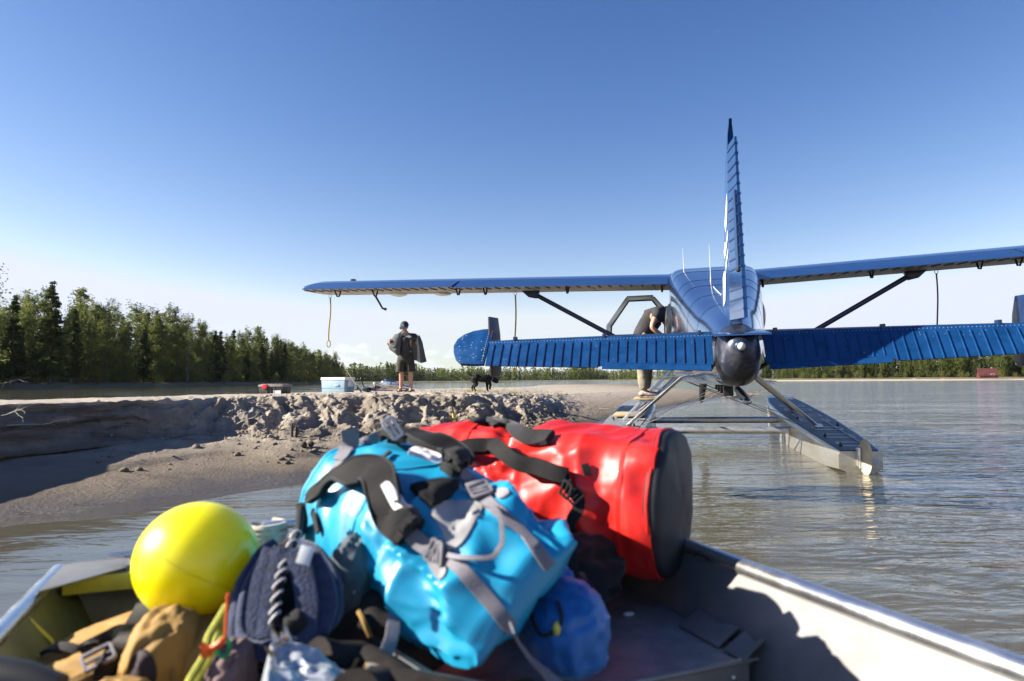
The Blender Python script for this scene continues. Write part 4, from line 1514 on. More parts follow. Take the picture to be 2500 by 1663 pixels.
for sd in (-1, 1):
    cx = sd * 1.43
    ft = MB()
    ft.rings([fl_sec(*s, cx) for s in FS])
    ponto = ft.build('float', 'alu_float', plane, smooth=25)
    mb = MB()
    rs = []
    for s in FS[:-2]:
        rs.append([Vector((cx - s[1] * .86, s[0] + .03, s[2] + .004)), Vector((cx + s[1] * .86, s[0] + .03, s[2] + .004)), Vector((cx + s[1] * .86, s[0] + .03, s[2] + .012)), Vector((cx - s[1] * .86, s[0] + .03, s[2] + .012))])
    mb.rings(rs)
    mb.build('deck_tread', 'float_deck', ponto, smooth=20)
    def deckz(y):
        for a, b in zip(FS, FS[1:]):
            if a[0] <= y <= b[0]:
                return a[2] + (b[2] - a[2]) * (y - a[0]) / (b[0] - a[0])
        return -1.25
    def deckw(y):
        for a, b in zip(FS, FS[1:]):
            if a[0] <= y <= b[0]:
                return a[1] + (b[1] - a[1]) * (y - a[0]) / (b[0] - a[0])
        return .3
    for y in (2.85, 3.55, 4.3, 5.3, 6.0, 6.9, 7.6):
        z = deckz(y) + .016
        mb = MB()
        w, l = deckw(y) * .55, .16
        for a, b in (((-w, -l), (w, -l)), ((w, -l), (w, l)), ((w, l), (-w, l)), ((-w, l), (-w, -l))):
            mb.beam((cx + a[0], y + a[1], z), (cx + b[0], y + b[1], z), .012, .006)
        mb.build('hatch_rim', 'alu', ponto, smooth=0)
    for y, s in ((2.7, -1), (2.9, 1), (3.5, -1), (4.6, 1), (5.5, -1)):
        mb = MB()
        x = cx + s * deckw(y) * .6
        z = deckz(y) + .03
        mb.tube([(x, y - .05, z), (x, y, z + .02), (x, y + .05, z)], .012, 6)
        mb.box((x, y, z - .01), (.03, .03, .04))
        mb.build('cleat', 'plastic_black', ponto)
    mb = MB()                           # rudder cable along the deck
    mb.tube([(cx + .12, y, deckz(y) + .02) for y in (2.5, 3.5, 4.5, 5.4)], .007, 5)
    mb.build('rudder_cable', 'steel', ponto)
    mb = MB()                           # bumper rails of the deck edge
    for s in (-1, 1):
        mb.tube([(cx + s * deckw(y) * .95, y, deckz(y) - .012) for y in (2.45, 3.5, 4.5, 5.5, 6.5, 7.5, 8.4, 9.1)], .014, 6)
    mb.build('edge_rail', 'alu', ponto)
    # water rudder on the stern
    yr = 2.30
    mb = MB()
    ov = [(.26 * math.sin(a), .20 * math.cos(a)) for a in [k * 2 * math.pi / 20 for k in range(20)]]
    rot = R_(20)
    mb.poly([Vector((cx + .02 + (.065 * (p[0] / .26)) * math.cos(rot) * .7, yr - .02 - (.16 * p[0] / .26) * math.sin(rot) * 2.2, -1.345 + p[1])) for p in ov], .02, (math.sin(rot), math.cos(rot) * .5, 0))
    M['rudder_plate'] = M.get('rudder_plate') or mat('cream_rudder_plate', (.56, .5, .38), .55, .2, var=.15, var_scale=7)
    mb.build('water_rudder', 'rudder_plate', ponto, bevel=.004)
    mb = MB()
    mb.box((cx - .02, 2.38, -1.36), (.05, .10, .20))
    mb.tube([(cx - .02, 2.34, -1.25), (cx - .02, 2.34, -1.48)], .02, 8)
    mb.build('rudder_bracket', 'alu', ponto, bevel=.006)
    mb = MB()
    mb.box((cx + .15, 2.412, -1.42), (.07, .02, .07))
    mb.build('stern_plate', 'white', ponto, bevel=.004)
    # float struts
    for (a, b, r) in (((sd * .50, 3.9, -.50), (sd * 1.36, 4.55, -1.26), .04), ((sd * .56, 6.3, -.52), (sd * 1.36, 6.7, -1.23), .05), ((sd * .50, 4.0, -.52), (sd * 1.36, 6.5, -1.23), .022)):
        mb = MB()
        mb.tube([a, b], r, 10, flat=.5, up=(0, 0, 1))
        mb.build('float_strut', 'alu', plane)
        mb = MB()
        mb.box(b, (.1, .16, .07))
        mb.build('strut_foot', 'steel', plane, bevel=.01)
# boarding steps fixed to the left strut (and a wide ladder rail)
mb = MB()
for dx in (-.10, .10):
    mb.beam((-.56 + dx, 5.42, -.42), (-1.36 + dx, 5.30, -1.23), .05, .03, up=(0, 1, 0))
mb.build('ladder_rail', 'alu', plane, bevel=.006)
for k in range(4):
    t = .15 + k * .24
    mb = MB()
    mb.box((-.56 - .80 * t, 5.42 - .12 * t, -.42 - .81 * t), (.26, .12, .025))
    mb.build('ladder_step', 'alu', plane, bevel=.006)
mb = MB()
mb.box((-1.11, 5.40, -.885), (.34, .32, .03))
mb.build('foot_step', 'tread_wood', plane, bevel=.006)
for k in range(2):
    mb = MB()
    mb.box((.82 + .2 * k, 5.6 - .5 * k, -.66 - .22 * k), (.16, .2, .02), Matrix.Rotation(.25, 3, 'Y'))
    mb.build('strut_step', 'alu', plane, bevel=.004)
mb = MB()
mb.box((-1.42, 5.95, -1.19), (.5, .55, .035))
mb.build('tread_board', 'tread_wood', plane, bevel=.006)
# spreader bars
for (y, z) in ((5.35, -1.40), (6.75, -1.38)):
    mb = MB()
    mb.tube([(-1.2, y, z), (1.2, y, z)], .055, 14, flat=.7, up=(0, 1, 0))
    mb.build('spreader_bar', 'alu', plane)
# bracing wires
for a, b in (((-.45, 3.9, -.55), (1.2, 6.7, -1.28)), ((.45, 3.9, -.55), (-1.2, 6.7, -1.28)), ((-.45, 3.9, -.55), (1.2, 4.7, -1.28)), ((.45, 3.9, -.55), (-1.2, 4.7, -1.28)), ((-.5, 6.3, -.55), (1.2, 5.3, -1.3)), ((.5, 6.3, -.55), (-1.2, 5.3, -1.3))):
    mb = MB()
    mb.tube([a, b], .006, 5)
    mb.build('brace_wire', 'steel', plane)
# mooring rope on the sand beside the left float
pts = [sand_at(x, y) + Vector((0, 0, .02)) for x, y in ((1440, 1054), (1410, 1048), (1380, 1038), (1366, 1034), (1375, 1040), (1400, 1052), (1425, 1058))]
mb = MB()
mb.tube(cr(pts, 6), .010, 6)
mb.build('mooring_rope', 'rope_pale', label='pale loop of rope lying on the wet sand by the left float', cat='rope')
# wing centre section over the cabin
mb = MB()
mb.rings([[wing_pt(ax, c, z, 1., .012) if False else Vector((ax, wing_pt(.64, c, z).y, wing_pt(.64, c, z).z + .012)) for c, z in AF_T + [(.86, .036), (1.0, .002), (1., -.004)] + AF_B] for ax in (-.655, -.2, .2, .655)])
mb.build('wing_centre_section', 'blue', plane, smooth=30)
# ================================================================= people and the dog
def hand(mb, wrist, d, palm_n, curl=.5, size=.09, sd=1):
    """palm and five tapered bent fingers; d = direction of the fingers, palm_n = palm normal"""
    d, n = Vector(d).normalized(), Vector(palm_n).normalized()
    s = d.cross(n).normalized() * sd
    c = wrist + d * size * .5
    rg = []
    for t, w, h in ((-.1, .024, .02), (.2, .034, .019), (.6, .041, .017), (1.0, .038, .013)):
        p = wrist + d * size * t
        rg.append([p + s * w * math.cos(a) + n * h * math.sin(a) for a in [k * math.pi / 4 for k in range(8)]])
    mb.rings(rg)
    for k, L in enumerate((.070, .078, .072, .055)):
        b = wrist + d * size * .92 + s * (.028 - .0187 * k)
        p1 = b + (d * math.cos(curl * .6) + n * math.sin(curl * .6)) * L * .5
        p2 = p1 + (d * math.cos(curl * 1.5) + n * math.sin(curl * 1.5)) * L * .32
        p3 = p2 + (d * math.cos(curl * 2.2) + n * math.sin(curl * 2.2)) * L * .22
        mb.tube([b - d * .015, b, p1, p2, p3], [.0095, .0095, .009, .008, .006], 7)
    b = wrist + d * size * .25 + s * .03
    p1 = b + (d * .6 + s * .7 + n * .3).normalized() * .035
    p2 = p1 + (d * .9 + s * .2 + n * .5).normalized() * .03
    mb.tube([b - s * .012, b, p1, p2], [.012, .012, .0105, .008], 7)
def head(mb, c, r, face, up):
    """skull with nose, chin, ears; face = direction the face looks"""
    f_ = Vector(face).normalized()
    u = Vector(up).normalized()
    s = f_.cross(u).normalized()
    u = s.cross(f_)
    def P(a, b, c_): return c + s * a + f_ * b + u * c_
    rg = []
    for i in range(17):
        t = -1 + 2 * i / 16
        h = t * r * 1.28
        rr = math.sqrt(max(0, 1 - t * t))
        wx = r * .88 * rr * (1 if t > -.1 else 1 - .30 * (-t - .1))
        wy = r * 1.08 * rr
        off = .012 if t < -.3 else 0
        rg.append([P(wx * math.cos(a) , wy * math.sin(a) * (1 if math.sin(a) > 0 else .95) + off + (.008 if (-.75 < t < -.5 and math.sin(a) > .9) else 0), h) for a in [k * math.pi / 9 for k in range(18)]])
    mb.rings(rg)
    mb.tube([P(0, r * .98, r * .18), P(0, r * 1.18, -r * .12), P(0, r * 1.0, -r * .2)], [.008, .017, .012], 8)
    for k in (-1, 1):
        mb.sphere(P(k * r * .9, -r * .05, -r * .05), (.012, .018, .03), 8, 6)
    mb.tube([P(-.024, r * .97, -r * .52), P(0, r * 1.02, -r * .53), P(.024, r * .97, -r * .52)], [.004, .007, .004], 6)
    return P

def limb_skin(mb, chain, mi=0, sub=2):
    vs_, fs_ = skin_mesh([c[0] for c in chain], [(i, i + 1) for i in range(len(chain) - 1)], [c[1] for c in chain], 0, sub)
    mb.add(vs_, fs_, mi)

# --- standing person
p0 = at(990, 955, 17.2)
g0 = Vector((p0.x, p0.y, ground(p0.x, p0.y)))
man = thing('person', g0, 'person in cap, black t-shirt and shorts pulling on a grey jacket on the sandbar', 'person')
V = Vector
J = dict(pel=V((0, 0, .92)), sp=V((0, 0, 1.12)), ch=V((.01, 0, 1.33)), nb=V((.015, .0, 1.47)), hd=V((-.005, -.03, 1.56)))
verts = [J['pel'], J['sp'], J['ch'], J['nb'], J['hd'],
         V((-.095, 0, .88)), V((-.105, -.02, .50)), V((-.105, .02, .30)), V((-.12, .03, .09)), V((-.125, -.03, .045)), V((-.15, -.13, .03)),
         V((.095, 0, .88)), V((.125, -.02, .50)), V((.125, .02, .30)), V((.13, .03, .09)), V((.135, -.03, .045)), V((.15, -.14, .03)),
         V((-.19, .01, 1.41)), V((-.40, .12, 1.18)), V((-.41, .0, 1.22)), V((-.40, -.07, 1.25)),
         V((.20, .01, 1.41)), V((.315, .05, 1.18)), V((.335, .09, 1.04)), V((.345, .13, .94))]
edges = [(0, 1), (1, 2), (2, 3), (3, 4), (0, 5), (5, 6), (6, 7), (7, 8), (8, 9), (9, 10), (0, 11), (11, 12), (12, 13), (13, 14), (14, 15), (15, 16),
         (2, 17), (17, 18), (18, 19), (19, 20), (2, 21), (21, 22), (22, 23), (23, 24)]
radii = [(.14, .11), (.14, .105), (.15, .11), (.06, .06), (.058, .058), .09, .062, .066, .04, .045, .034, .09, .062, .066, .04, .045, .034, .06, .045, .042, .03, .06, .048, .045, .03]
mb = MB()
vs_, fs_ = skin_mesh(verts, edges, radii, 0, 2)
mb.add(vs_, fs_)
hp = head(mb, V((-.02, -.05, 1.64)), .098, (-.22, -.9, -.42), (-.05, -.4, .9))
hand(mb, V((-.40, -.07, 1.25)), (.1, -.7, .35), (1, .3, 0), 1.0, .085, -1)
hand(mb, V((.345, .13, .94)), (.1, .2, -1), (-1, 0, 0), .5, .085)
mb.build('body', 'skin', man, smooth=60)
# t-shirt
mb = MB()
vs_, fs_ = skin_mesh([V((0, 0, .90)), V((0, 0, 1.10)), V((.01, 0, 1.30)), V((.012, .0, 1.43)), V((.015, 0, 1.475)), V((-.20, .01, 1.40)), V((-.29, .06, 1.28)), V((.215, .01, 1.40)), V((.275, .04, 1.24))],
                     [(0, 1), (1, 2), (2, 3), (3, 4), (3, 5), (5, 6), (3, 7), (7, 8)], [(.185, .14), (.18, .135), (.20, .14), (.14, .10), (.075, .075), .085, .075, .09, .085], 1, 2)
for v in vs_:
    v += Vector((v.x, v.y, 0)).normalized() * .012 * fbm(v, 7, 3, 3.)
mb.add(vs_, fs_)
ts = mb.build('t_shirt', 'tshirt', man, smooth=60)
mb = MB()
ec = V((.095, -.142, 1.375))
el_ = [ec + V((.038 * math.cos(a), .004, .03 * math.sin(a))) for a in [k * math.pi / 8 for k in range(16)]]
mb.poly(el_, .006, (0, 1, 0))
for k, w in ((.018, .055), (0, .075), (-.018, .05)):
    mb.poly([ec + V((-w, 0, k - .007)), ec + V((w, 0, k - .007)), ec + V((w * .9, 0, k + .006)), ec + V((-w * .9, 0, k + .006))], .014, (0, 1, 0))
mb.build('chest_emblem', 'white', ts, smooth=0)
# shorts
mb = MB()
def ell(c, a, b, n=20, k=0.):
    return [V((c[0] + a * math.cos(q) * (1 + k * .04 * math.sin(3 * q)), c[1] + b * math.sin(q), c[2])) for q in [i * 2 * math.pi / n for i in range(n)]]
for s in (-1, 1):
    mb.rings([ell((s * .10, 0, .80), .115, .13), ell((s * .11, -.005, .70), .122, .125, k=1), ell((s * .12, -.01, .58), .125, .12, k=1.5), ell((s * .122, -.01, .50), .128, .12, k=2)], caps=False)
mb.rings([ell((0, 0, .99), .178, .135), ell((0, 0, .92), .19, .145), ell((0, 0, .82), .215, .15), ell((0, 0, .76), .215, .145), ell((0, 0, .73), .12, .10)])
mb.build('shorts', 'shorts', man, smooth=60)
# sandals
for s, f_ in ((-1, V((-.15, -.13, 0))), (1, V((.15, -.14, 0)))):
    a = V((s * .12, .07, .012))
    mb = MB()
    mb.tube([a, a.lerp(f_, .5) + V((0, 0, .012)), f_ + V((0, -.05, .012))], [.04, .05, .045], 10, flat=.28, up=(0, 0, 1))
    mb.tube([a.lerp(f_, .6) + V((-.05, 0, .02)), a.lerp(f_, .6) + V((0, 0, .085)), a.lerp(f_, .6) + V((.05, 0, .02))], .010, 6)
    mb.build('sandal', 'brown_plastic', man)
# cap with brim and front patch
mb = MB()
rg = []
for i in range(9):
    a = math.pi / 2 * i / 8
    rg.append([hp(.108 * math.cos(a) * math.cos(q), .122 * math.cos(a) * math.sin(q) - .006, .022 + .118 * math.sin(a)) for q in [k * math.pi / 10 for k in range(20)]])
mb.rings(rg)
cp = mb.build('cap', 'cap', man, smooth=60)
mb = MB()
br = [hp(.088 * math.cos(q), .10 + .105 * math.sin(q) ** .8 if q not in (0, math.pi) else .085, .022 - .02 * math.sin(q)) for q in [k * math.pi / 10 for k in range(11)]]
mb.poly(br, .012, hp(0, 0, 1) - hp(0, 0, 0))
mb.build('brim', 'cap', cp)
mb = MB()
mb.poly([hp(x, .121, z) for x, z in ((-.045, .045), (.045, .045), (.04, .09), (-.04, .09))], .012, hp(0, 1, 0) - hp(0, 0, 0))
mb.build('cap_patch', mat('grey_green_patch', (.2, .26, .27), .8, col2=(.55, .58, .5), var_scale=60), cp, smooth=0)
mb = MB()
mb.tube([hp(-.095, .03, .012), hp(-.06, .095, .008), hp(0, .112, .006), hp(.06, .095, .008), hp(.095, .03, .012)], [.012, .022, .016, .022, .012], 8, flat=.5)
mb.build('sunglasses', 'black', man)
# jacket: open sheet round the back, one sleeve on, panels hanging to both sides
cols = [((-.07, -.135, 1.44), (-.10, -.17, 1.18), (-.11, -.15, .93)), ((-.16, -.12, 1.46), (-.22, -.18, 1.18), (-.17, -.16, .90)), ((-.24, -.06, 1.45), (-.35, -.13, 1.20), (-.27, -.12, .99)),
        ((-.27, .03, 1.42), (-.42, .02, 1.17), (-.33, .04, 1.02)), ((-.16, .13, 1.47), (-.26, .2, 1.18), (-.18, .18, .88)), ((0, .13, 1.50), (0, .21, 1.18), (.02, .2, .84)),
        ((.17, .13, 1.47), (.24, .2, 1.18), (.26, .18, .78)), ((.31, .08, 1.44), (.38, .12, 1.18), (.44, .1, .74)), ((.36, .02, 1.40), (.43, .02, 1.14), (.515, .0, .76)), ((.32, -.05, 1.38), (.37, -.06, 1.12), (.40, -.06, .72)), ((.27, -.03, 1.30), (.30, -.03, 1.08), (.31, -.02, .76))]
tops, mids, bots = (cr([c[i] for c in cols], 5) for i in range(3))
def jsheet(off):
    rs = []
    for k in range(15):
        t = k / 14
        r = []
        for a, b, c in zip(tops, mids, bots):
            p = a * (1 - t) * (1 - t) + (b * 2 - (a + c) / 2) * 2 * t * (1 - t) + c * t * t
            o_ = Vector((p.x, p.y - .02, 0)).normalized()
            p = p + o_ * (off + .014 * fbm((p.x * 2, p.y * 2, p.z), 4, 3, 2.))
            r.append(p)
        rs.append(r)
    return rs
mb = MB()
o_, i_ = jsheet(.008), jsheet(-.006)
mb.rings(o_, closed=False, caps=False)
mb.rings([r[::-1] for r in i_], closed=False, caps=False, mi=1)
for a, b in ((o_[0], i_[0]), (o_[-1], i_[-1]), ([r[0] for r in o_], [r[0] for r in i_]), ([r[-1] for r in o_], [r[-1] for r in i_])):
    mb.rings([a, b], closed=False, caps=False)
jk = mb.build('jacket', ['jacket', 'lining'], man, smooth=60)
mb = MB()
limb_skin(mb, [(V((-.19, .01, 1.415)), .10), (V((-.30, .07, 1.30)), .085), (V((-.41, .13, 1.17)), .075), (V((-.42, .03, 1.21)), .062), (V((-.405, -.05, 1.245)), .05)])
mb.build('sleeve', 'jacket', jk, smooth=60)
mb = MB()
mb.tube([(-.2, .1, 1.47), (-.13, .1, 1.51), (-.06, .07, 1.56), (-.05, .0, 1.57), (-.09, -.08, 1.50)], [.02, .035, .035, .03, .02], 8, flat=.5)
mb.build('collar', 'jacket', jk)
mb = MB()
for z0, x0 in ((1.16, -.30), (1.08, -.27)):
    mb.poly([(x0 - .06, -.178, z0 - .03), (x0 + .05, -.19, z0 - .05), (x0 + .06, -.19, z0 + .0), (x0 - .05, -.178, z0 + .02)], .012, (0, 1, 0))
mb.build('pocket_patch', 'lining', jk, smooth=0)

# --- person leaning into the cabin
r0 = PM @ V((-1.10, 5.38, -.865))
man2 = thing('person', r0, 'person in black t-shirt and khaki trousers leaning into the floatplane cabin', 'person', rot=P_ROT)
mb = MB()
verts = [V((-.02, 0, .93)), V((.06, .02, 1.12)), V((.20, .03, 1.33)), V((.36, .04, 1.42)), V((.45, .05, 1.43)),
         V((.0, -.09, .89)), V((-.03, -.11, .50)), V((-.02, -.09, .28)), V((.0, -.08, .09)), V((.07, -.08, .05)), V((.16, -.09, .04)),
         V((.0, .09, .89)), V((.03, .13, .50)), V((.0, .13, .28)), V((-.02, .12, .09)), V((.05, .12, .05)), V((.14, .12, .04)),
         V((.24, -.17, 1.36)), V((.15, -.25, 1.13)), V((.22, -.23, 1.06)), V((.32, -.2, .99)),
         V((.26, .2, 1.36)), V((.40, .26, 1.15)), V((.52, .26, 1.05)), V((.60, .26, .98))]
mb.add(*skin_mesh(verts, edges, radii, 0, 2))
hp2 = head(mb, V((.54, .06, 1.44)), .098, (.8, .1, -.55), (.5, 0, .8))
hand(mb, V((.32, -.2, .99)), (.8, .1, -.5), (0, .3, -1), .6, .085)
hand(mb, V((.60, .26, .98)), (.8, 0, -.5), (0, -.3, -1), .6, .085)
mb.build('body', 'skin', man2, smooth=60)
mb = MB()
rg = [[hp2(.104 * math.cos(a) * math.cos(q), .115 * math.cos(a) * math.sin(q) - .02, .0 + .13 * math.sin(a)) for q in [k * math.pi / 8 for k in range(16)]] for a in [k * math.pi / 16 for k in range(9)]]
mb.rings(rg)
mb.build('hair', 'hair', man2)
mb = MB()
vs_, fs_ = skin_mesh([V((-.03, 0, .97)), V((.04, .02, 1.12)), V((.17, .03, 1.30)), V((.27, .03, 1.40)), V((.36, .04, 1.43)), V((.25, -.17, 1.37)), V((.205, -.22, 1.25)), V((.27, .2, 1.37)), V((.34, .24, 1.25))],
                     [(0, 1), (1, 2), (2, 3), (3, 4), (3, 5), (5, 6), (3, 7), (7, 8)], [(.15, .18), (.15, .18), (.155, .20), (.12, .14), .075, .09, .082, .09, .08], 1, 2)
for v in vs_:
    v += Vector((v.x - .1, v.y, 0)).normalized() * .014 * fbm(v, 7, 3, 6.)
mb.add(vs_, fs_)
mb.build('t_shirt', 'tshirt', man2, smooth=60)
mb = MB()
vs_, fs_ = skin_mesh([V((-.02, 0, .93)), V((-.01, -.095, .85)), V((-.03, -.11, .50)), V((-.01, -.09, .20)), V((.0, -.085, .12)), V((.0, .095, .85)), V((.03, .13, .50)), V((.0, .13, .20)), V((-.02, .12, .12)), V((.02, .01, 1.04))],
                     [(0, 1), (1, 2), (2, 3), (3, 4), (0, 5), (5, 6), (6, 7), (7, 8), (0, 9)], [(.15, .17), .13, .105, .095, .092, .13, .105, .095, .092, (.13, .16)], 0, 2)
for v in vs_:
    v += Vector((v.x, v.y, 0)).normalized() * .018 * ridge(v, 5, 3, 6.) * (.6 + .4 * (v.z < .5)) - Vector((v.x, v.y, 0)).normalized() * .018
mb.add(vs_, fs_)
mb.build('trousers', 'khaki', man2, smooth=60)
M['shoe'] = mat('brown_white_shoe', (.18, .12, .085), .7, col2=(.55, .5, .44), var_scale=14)
for yy, xo in ((-.085, .0), (.12, -.02)):
    mb = MB()
    mb.tube([(xo - .09, yy, .045), (xo - .02, yy, .065), (xo + .09, yy, .052), (xo + .19, yy, .04), (xo + .225, yy, .032)], [.036, .052, .048, .042, .02], 12, flat=.85)
    mb.box((xo + .065, yy, .012), (.31, .09, .022))
    sh = mb.build('shoe', 'shoe', man2, smooth=60)
    mb = MB()
    for k in range(3):
        mb.tube([(xo + .06 + .03 * k, yy - .03, .09 - .012 * k), (xo + .06 + .03 * k, yy, .105 - .012 * k), (xo + .06 + .03 * k, yy + .03, .09 - .012 * k)], .004, 5)
    mb.build('laces', 'black', sh)

# --- dog
pd = at(1178, 951, 20.5)
gd = Vector((pd.x, pd.y, ground(pd.x, pd.y)))
dog = thing('dog', gd, 'black dog walking right across the sandbar with its head low', 'dog')
dv = [V((-.26, 0, .415)), V((-.05, 0, .40)), V((.14, 0, .39)), V((.25, 0, .41)), V((.34, 0, .365)), V((.405, 0, .32)), V((.475, 0, .262)),
      V((-.32, 0, .45)), V((-.39, 0, .53)), V((-.45, .01, .62)),
      V((-.27, .06, .34)), V((-.20, .07, .23)), V((-.325, .07, .14)), V((-.30, .07, .03)), V((-.265, .07, .018)),
      V((-.25, -.06, .34)), V((-.15, -.07, .23)), V((-.26, -.07, .13)), V((-.21, -.07, .03)), V((-.175, -.07, .018)),
      V((.16, .06, .31)), V((.13, .065, .19)), V((.15, .065, .03)), V((.185, .065, .018)),
      V((.18, -.06, .31)), V((.25, -.065, .20)), V((.215, -.065, .09)), V((.235, -.065, .06))]
de = [(0, 1), (1, 2), (2, 3), (3, 4), (4, 5), (5, 6), (0, 7), (7, 8), (8, 9), (0, 10), (10, 11), (11, 12), (12, 13), (13, 14), (0, 15), (15, 16), (16, 17), (17, 18), (18, 19),
      (2, 20), (20, 21), (21, 22), (22, 23), (2, 24), (24, 25), (25, 26), (26, 27)]
dr_ = [(.135, .105), (.135, .11), (.15, .125), .105, .09, .088, .05, .034, .026, .014, .09, .065, .033, .03, .034, .09, .065, .033, .03, .034, .07, .042, .028, .034, .07, .042, .028, .034]
mb = MB()
mb.add(*skin_mesh(dv, de, dr_, 1, 2))
for s in (-1, 1):
    mb.tube([(.385, s * .055, .375), (.37, s * .085, .345), (.375, s * .085, .295)], [.02, .03, .012], 8, flat=.4)
mb.build('body', 'fur', dog, smooth=70)
mb = MB()
mb.tube([V((.30, .085 * math.cos(a), .385 + .085 * math.sin(a))) + V((.045 * math.sin(a), 0, 0)) for a in [k * math.pi / 8 for k in range(17)]], .011, 6)
mb.build('collar', 'grey_web', dog)

# ================================================================= gear on the sandbar
def R3(a): return Matrix.Rotation(a, 3, 'Z')
def rounded_box(mb, c, d, rot=None, taper=(1, 1), mi=0): mb.box(c, d, rot, mi, taper)
q = at(672, 959, 15.7)
tb = thing('tool_box', (q.x, q.y, ground(q.x, q.y) - .012), 'brown black tool box with a red latch lying left of the cooler', 'tool box', rot=R3(R_(-14)))
mb = MB(); mb.box((0, 0, .085), (.58, .34, .17), None, 0, (1.06, 1.06)); mb.build('body', 'brown_plastic', tb, bevel=.018)
mb = MB(); mb.box((0, 0, .20), (.64, .39, .055)); mb.box((0, 0, .232), (.56, .32, .02)); ld = mb.build('lid', 'grey_lid', tb, bevel=.015)
mb = MB()
for k in range(5):
    mb.box((-.2 + .1 * k, 0, .246), (.03, .28, .012))
mb.build('lid_rib', 'grey_lid', ld, bevel=.003)
mb = MB(); mb.box((-.14, -.205, .185), (.13, .03, .10)); mb.build('latch', 'red_plastic', tb, bevel=.01)
mb = MB(); mb.box((.17, -.186, .06), (.19, .01, .075)); mb.build('sticker', mat('blue_white_sticker', (.45, .52, .6), .5, col2=(.75, .78, .8), var_scale=30), tb, smooth=0)
for k in range(3):
    mb = MB(); mb.box((-.08 + .09 * k, -.182, .09), (.02, .02, .13)); mb.build('body_rib', 'brown_plastic', tb, bevel=.004)
q = at(825, 957, 17.0)
co = thing('cooler', (q.x, q.y, ground(q.x, q.y) - .012), 'pale blue cooler with a white lid left of the standing person', 'cooler', rot=R3(R_(-24)))
mb = MB(); mb.box((0, 0, .16), (.68, .38, .32), None, 0, (1.05, 1.05)); cb_ = mb.build('body', 'cooler', co, bevel=.02)
mb = MB(); mb.box((0, 0, .362), (.74, .42, .075)); mb.build('lid', 'cooler_lid', co, bevel=.02)
mb = MB(); mb.box((0, 0, .135), (.70, .395, .012)); mb.build('body_groove', mat('cooler_groove', (.12, .19, .25), .5), cb_, smooth=0)
for s in (-1, 1):
    mb = MB()
    mb.tube([(s * .365, -.09, .22), (s * .40, -.09, .29), (s * .40, .09, .29), (s * .365, .09, .22)], .016, 8)
    mb.build('handle', 'cooler_lid', co)
mb = MB(); mb.box((.12, -.206, .2), (.14, .02, .045)); mb.build('front_latch', 'cooler', co, bevel=.006)
mb = MB(); mb.box((.366, 0.03, .25), (.012, .2, .16)); mb.build('side_plate', 'cooler_lid', co, bevel=.004)
# fishing rod leaning across the cooler
a, b = at(884, 960, 16.6), at(818, 864, 16.8)
rod = thing('fishing_rod', a, 'thin pale fishing rod leaning against the cooler', 'fishing rod')
mb = MB(); mb.tube([a, a.lerp(b, .3), a.lerp(b, .7), b], [.009, .008, .005, .003], 6); mb.build('blank', 'rope_pale', rod, world=True)
mb = MB(); mb.tube([a.lerp(b, -.02), a.lerp(b, .2)], .016, 8); mb.build('grip', 'black', rod, world=True)
mb = MB(); c = a.lerp(b, .13) + V((-.03, -.03, -.02)); mb.sphere(c, (.03, .035, .035), 10, 8); mb.tube([c, c + V((-.05, -.02, -.02))], .008, 6); mb.build('reel', 'plastic_black', rod, world=True)
for t in (.35, .55, .75, .92):
    mb = MB(); c = a.lerp(b, t); mb.tube([c + V((.012 * math.cos(k), .0, .012 * math.sin(k) + .012)) for k in [j * math.pi / 4 for j in range(9)]], .002, 4); mb.build('line_guide', 'steel', rod, world=True)
# pile of poles and bundles behind the person
rn = random.Random(8)
gz = ground(*sand_at(935, 952).xy)
def pole(p1, p2, r, mt, nm, lab, cat, d=17.8, d2=None, grp=None):
    a, b = at(*p1, d), at(*p2, d2 or d)
    mb = MB(); mb.tube([a, a.lerp(b, .5) + V((0, 0, .004)), b], [r, r * 1.05, r * .8], 8)
    mb.build(nm, mt, label=lab, cat=cat, group=grp)
pole((892, 950), (990, 952), .018, 'rope_pale', 'pole', 'pale pole lowest on the gear pile left of the person', 'pole')
pole((900, 946), (1005, 949), .015, 'lumber', 'pole', 'tan pole across the middle of the gear pile', 'pole', 18.0)
pole((930, 938), (1040, 953), .013, 'alu', 'pole', 'shiny metal pole running right past the feet of the person', 'pole', 18.1, 17.9)
pole((880, 953), (960, 954), .012, 'blue', 'pole', 'blue pole on the sand in front of the gear pile', 'pole', 17.5)
def bundle(px, py, d, dims, rot, mt, nm, lab, cat, seed, straps=None):
    c = at(px, py, d)
    t = thing(nm, (c.x, c.y, c.z - dims[2]), lab, cat, rot=rot)
    mb = MB()
    mb.sphere((0, 0, dims[2]), dims, 28, 16, fn=lambda v: 1 + .13 * fbm(v, 2.2, 4, seed) + .05 * ridge(v, 3, 3, seed))
    mb.build('bundle', mt, t, smooth=50)
    if straps:
        for s in straps:
            mb = MB()
            rr = math.sqrt(max(.05, 1 - s * s)) * 1.05
            mb.tube([(s * dims[0], math.cos(k) * dims[1] * rr, dims[2] + math.sin(k) * dims[2] * rr) for k in [j * math.pi / 8 for j in range(17)]], .012, 6)
            mb.build('strap', 'black_fabric', t)
    return t
bundle(968, 944, 18.4, (.45, .16, .10), R3(.1) @ Matrix.Rotation(.2, 3, 'Y'), 'tarp', 'folded_tarp', 'grey folded tarp bundle on the gear pile by the person', 'tarp', 2., (-.4, .3))
bundle(955, 934, 18.5, (.22, .14, .06), Matrix.Rotation(.35, 3, 'Y'), 'blue_dark', 'dark_tarp', 'dark folded sheet on top of the grey tarp bundle', 'tarp', 5.)
bundle(915, 948, 17.9, (.16, .13, .07), R3(.3), 'mauve', 'brown_bag', 'small brown bag in the gear pile right of the fishing rod', 'bag', 3., (0.,))
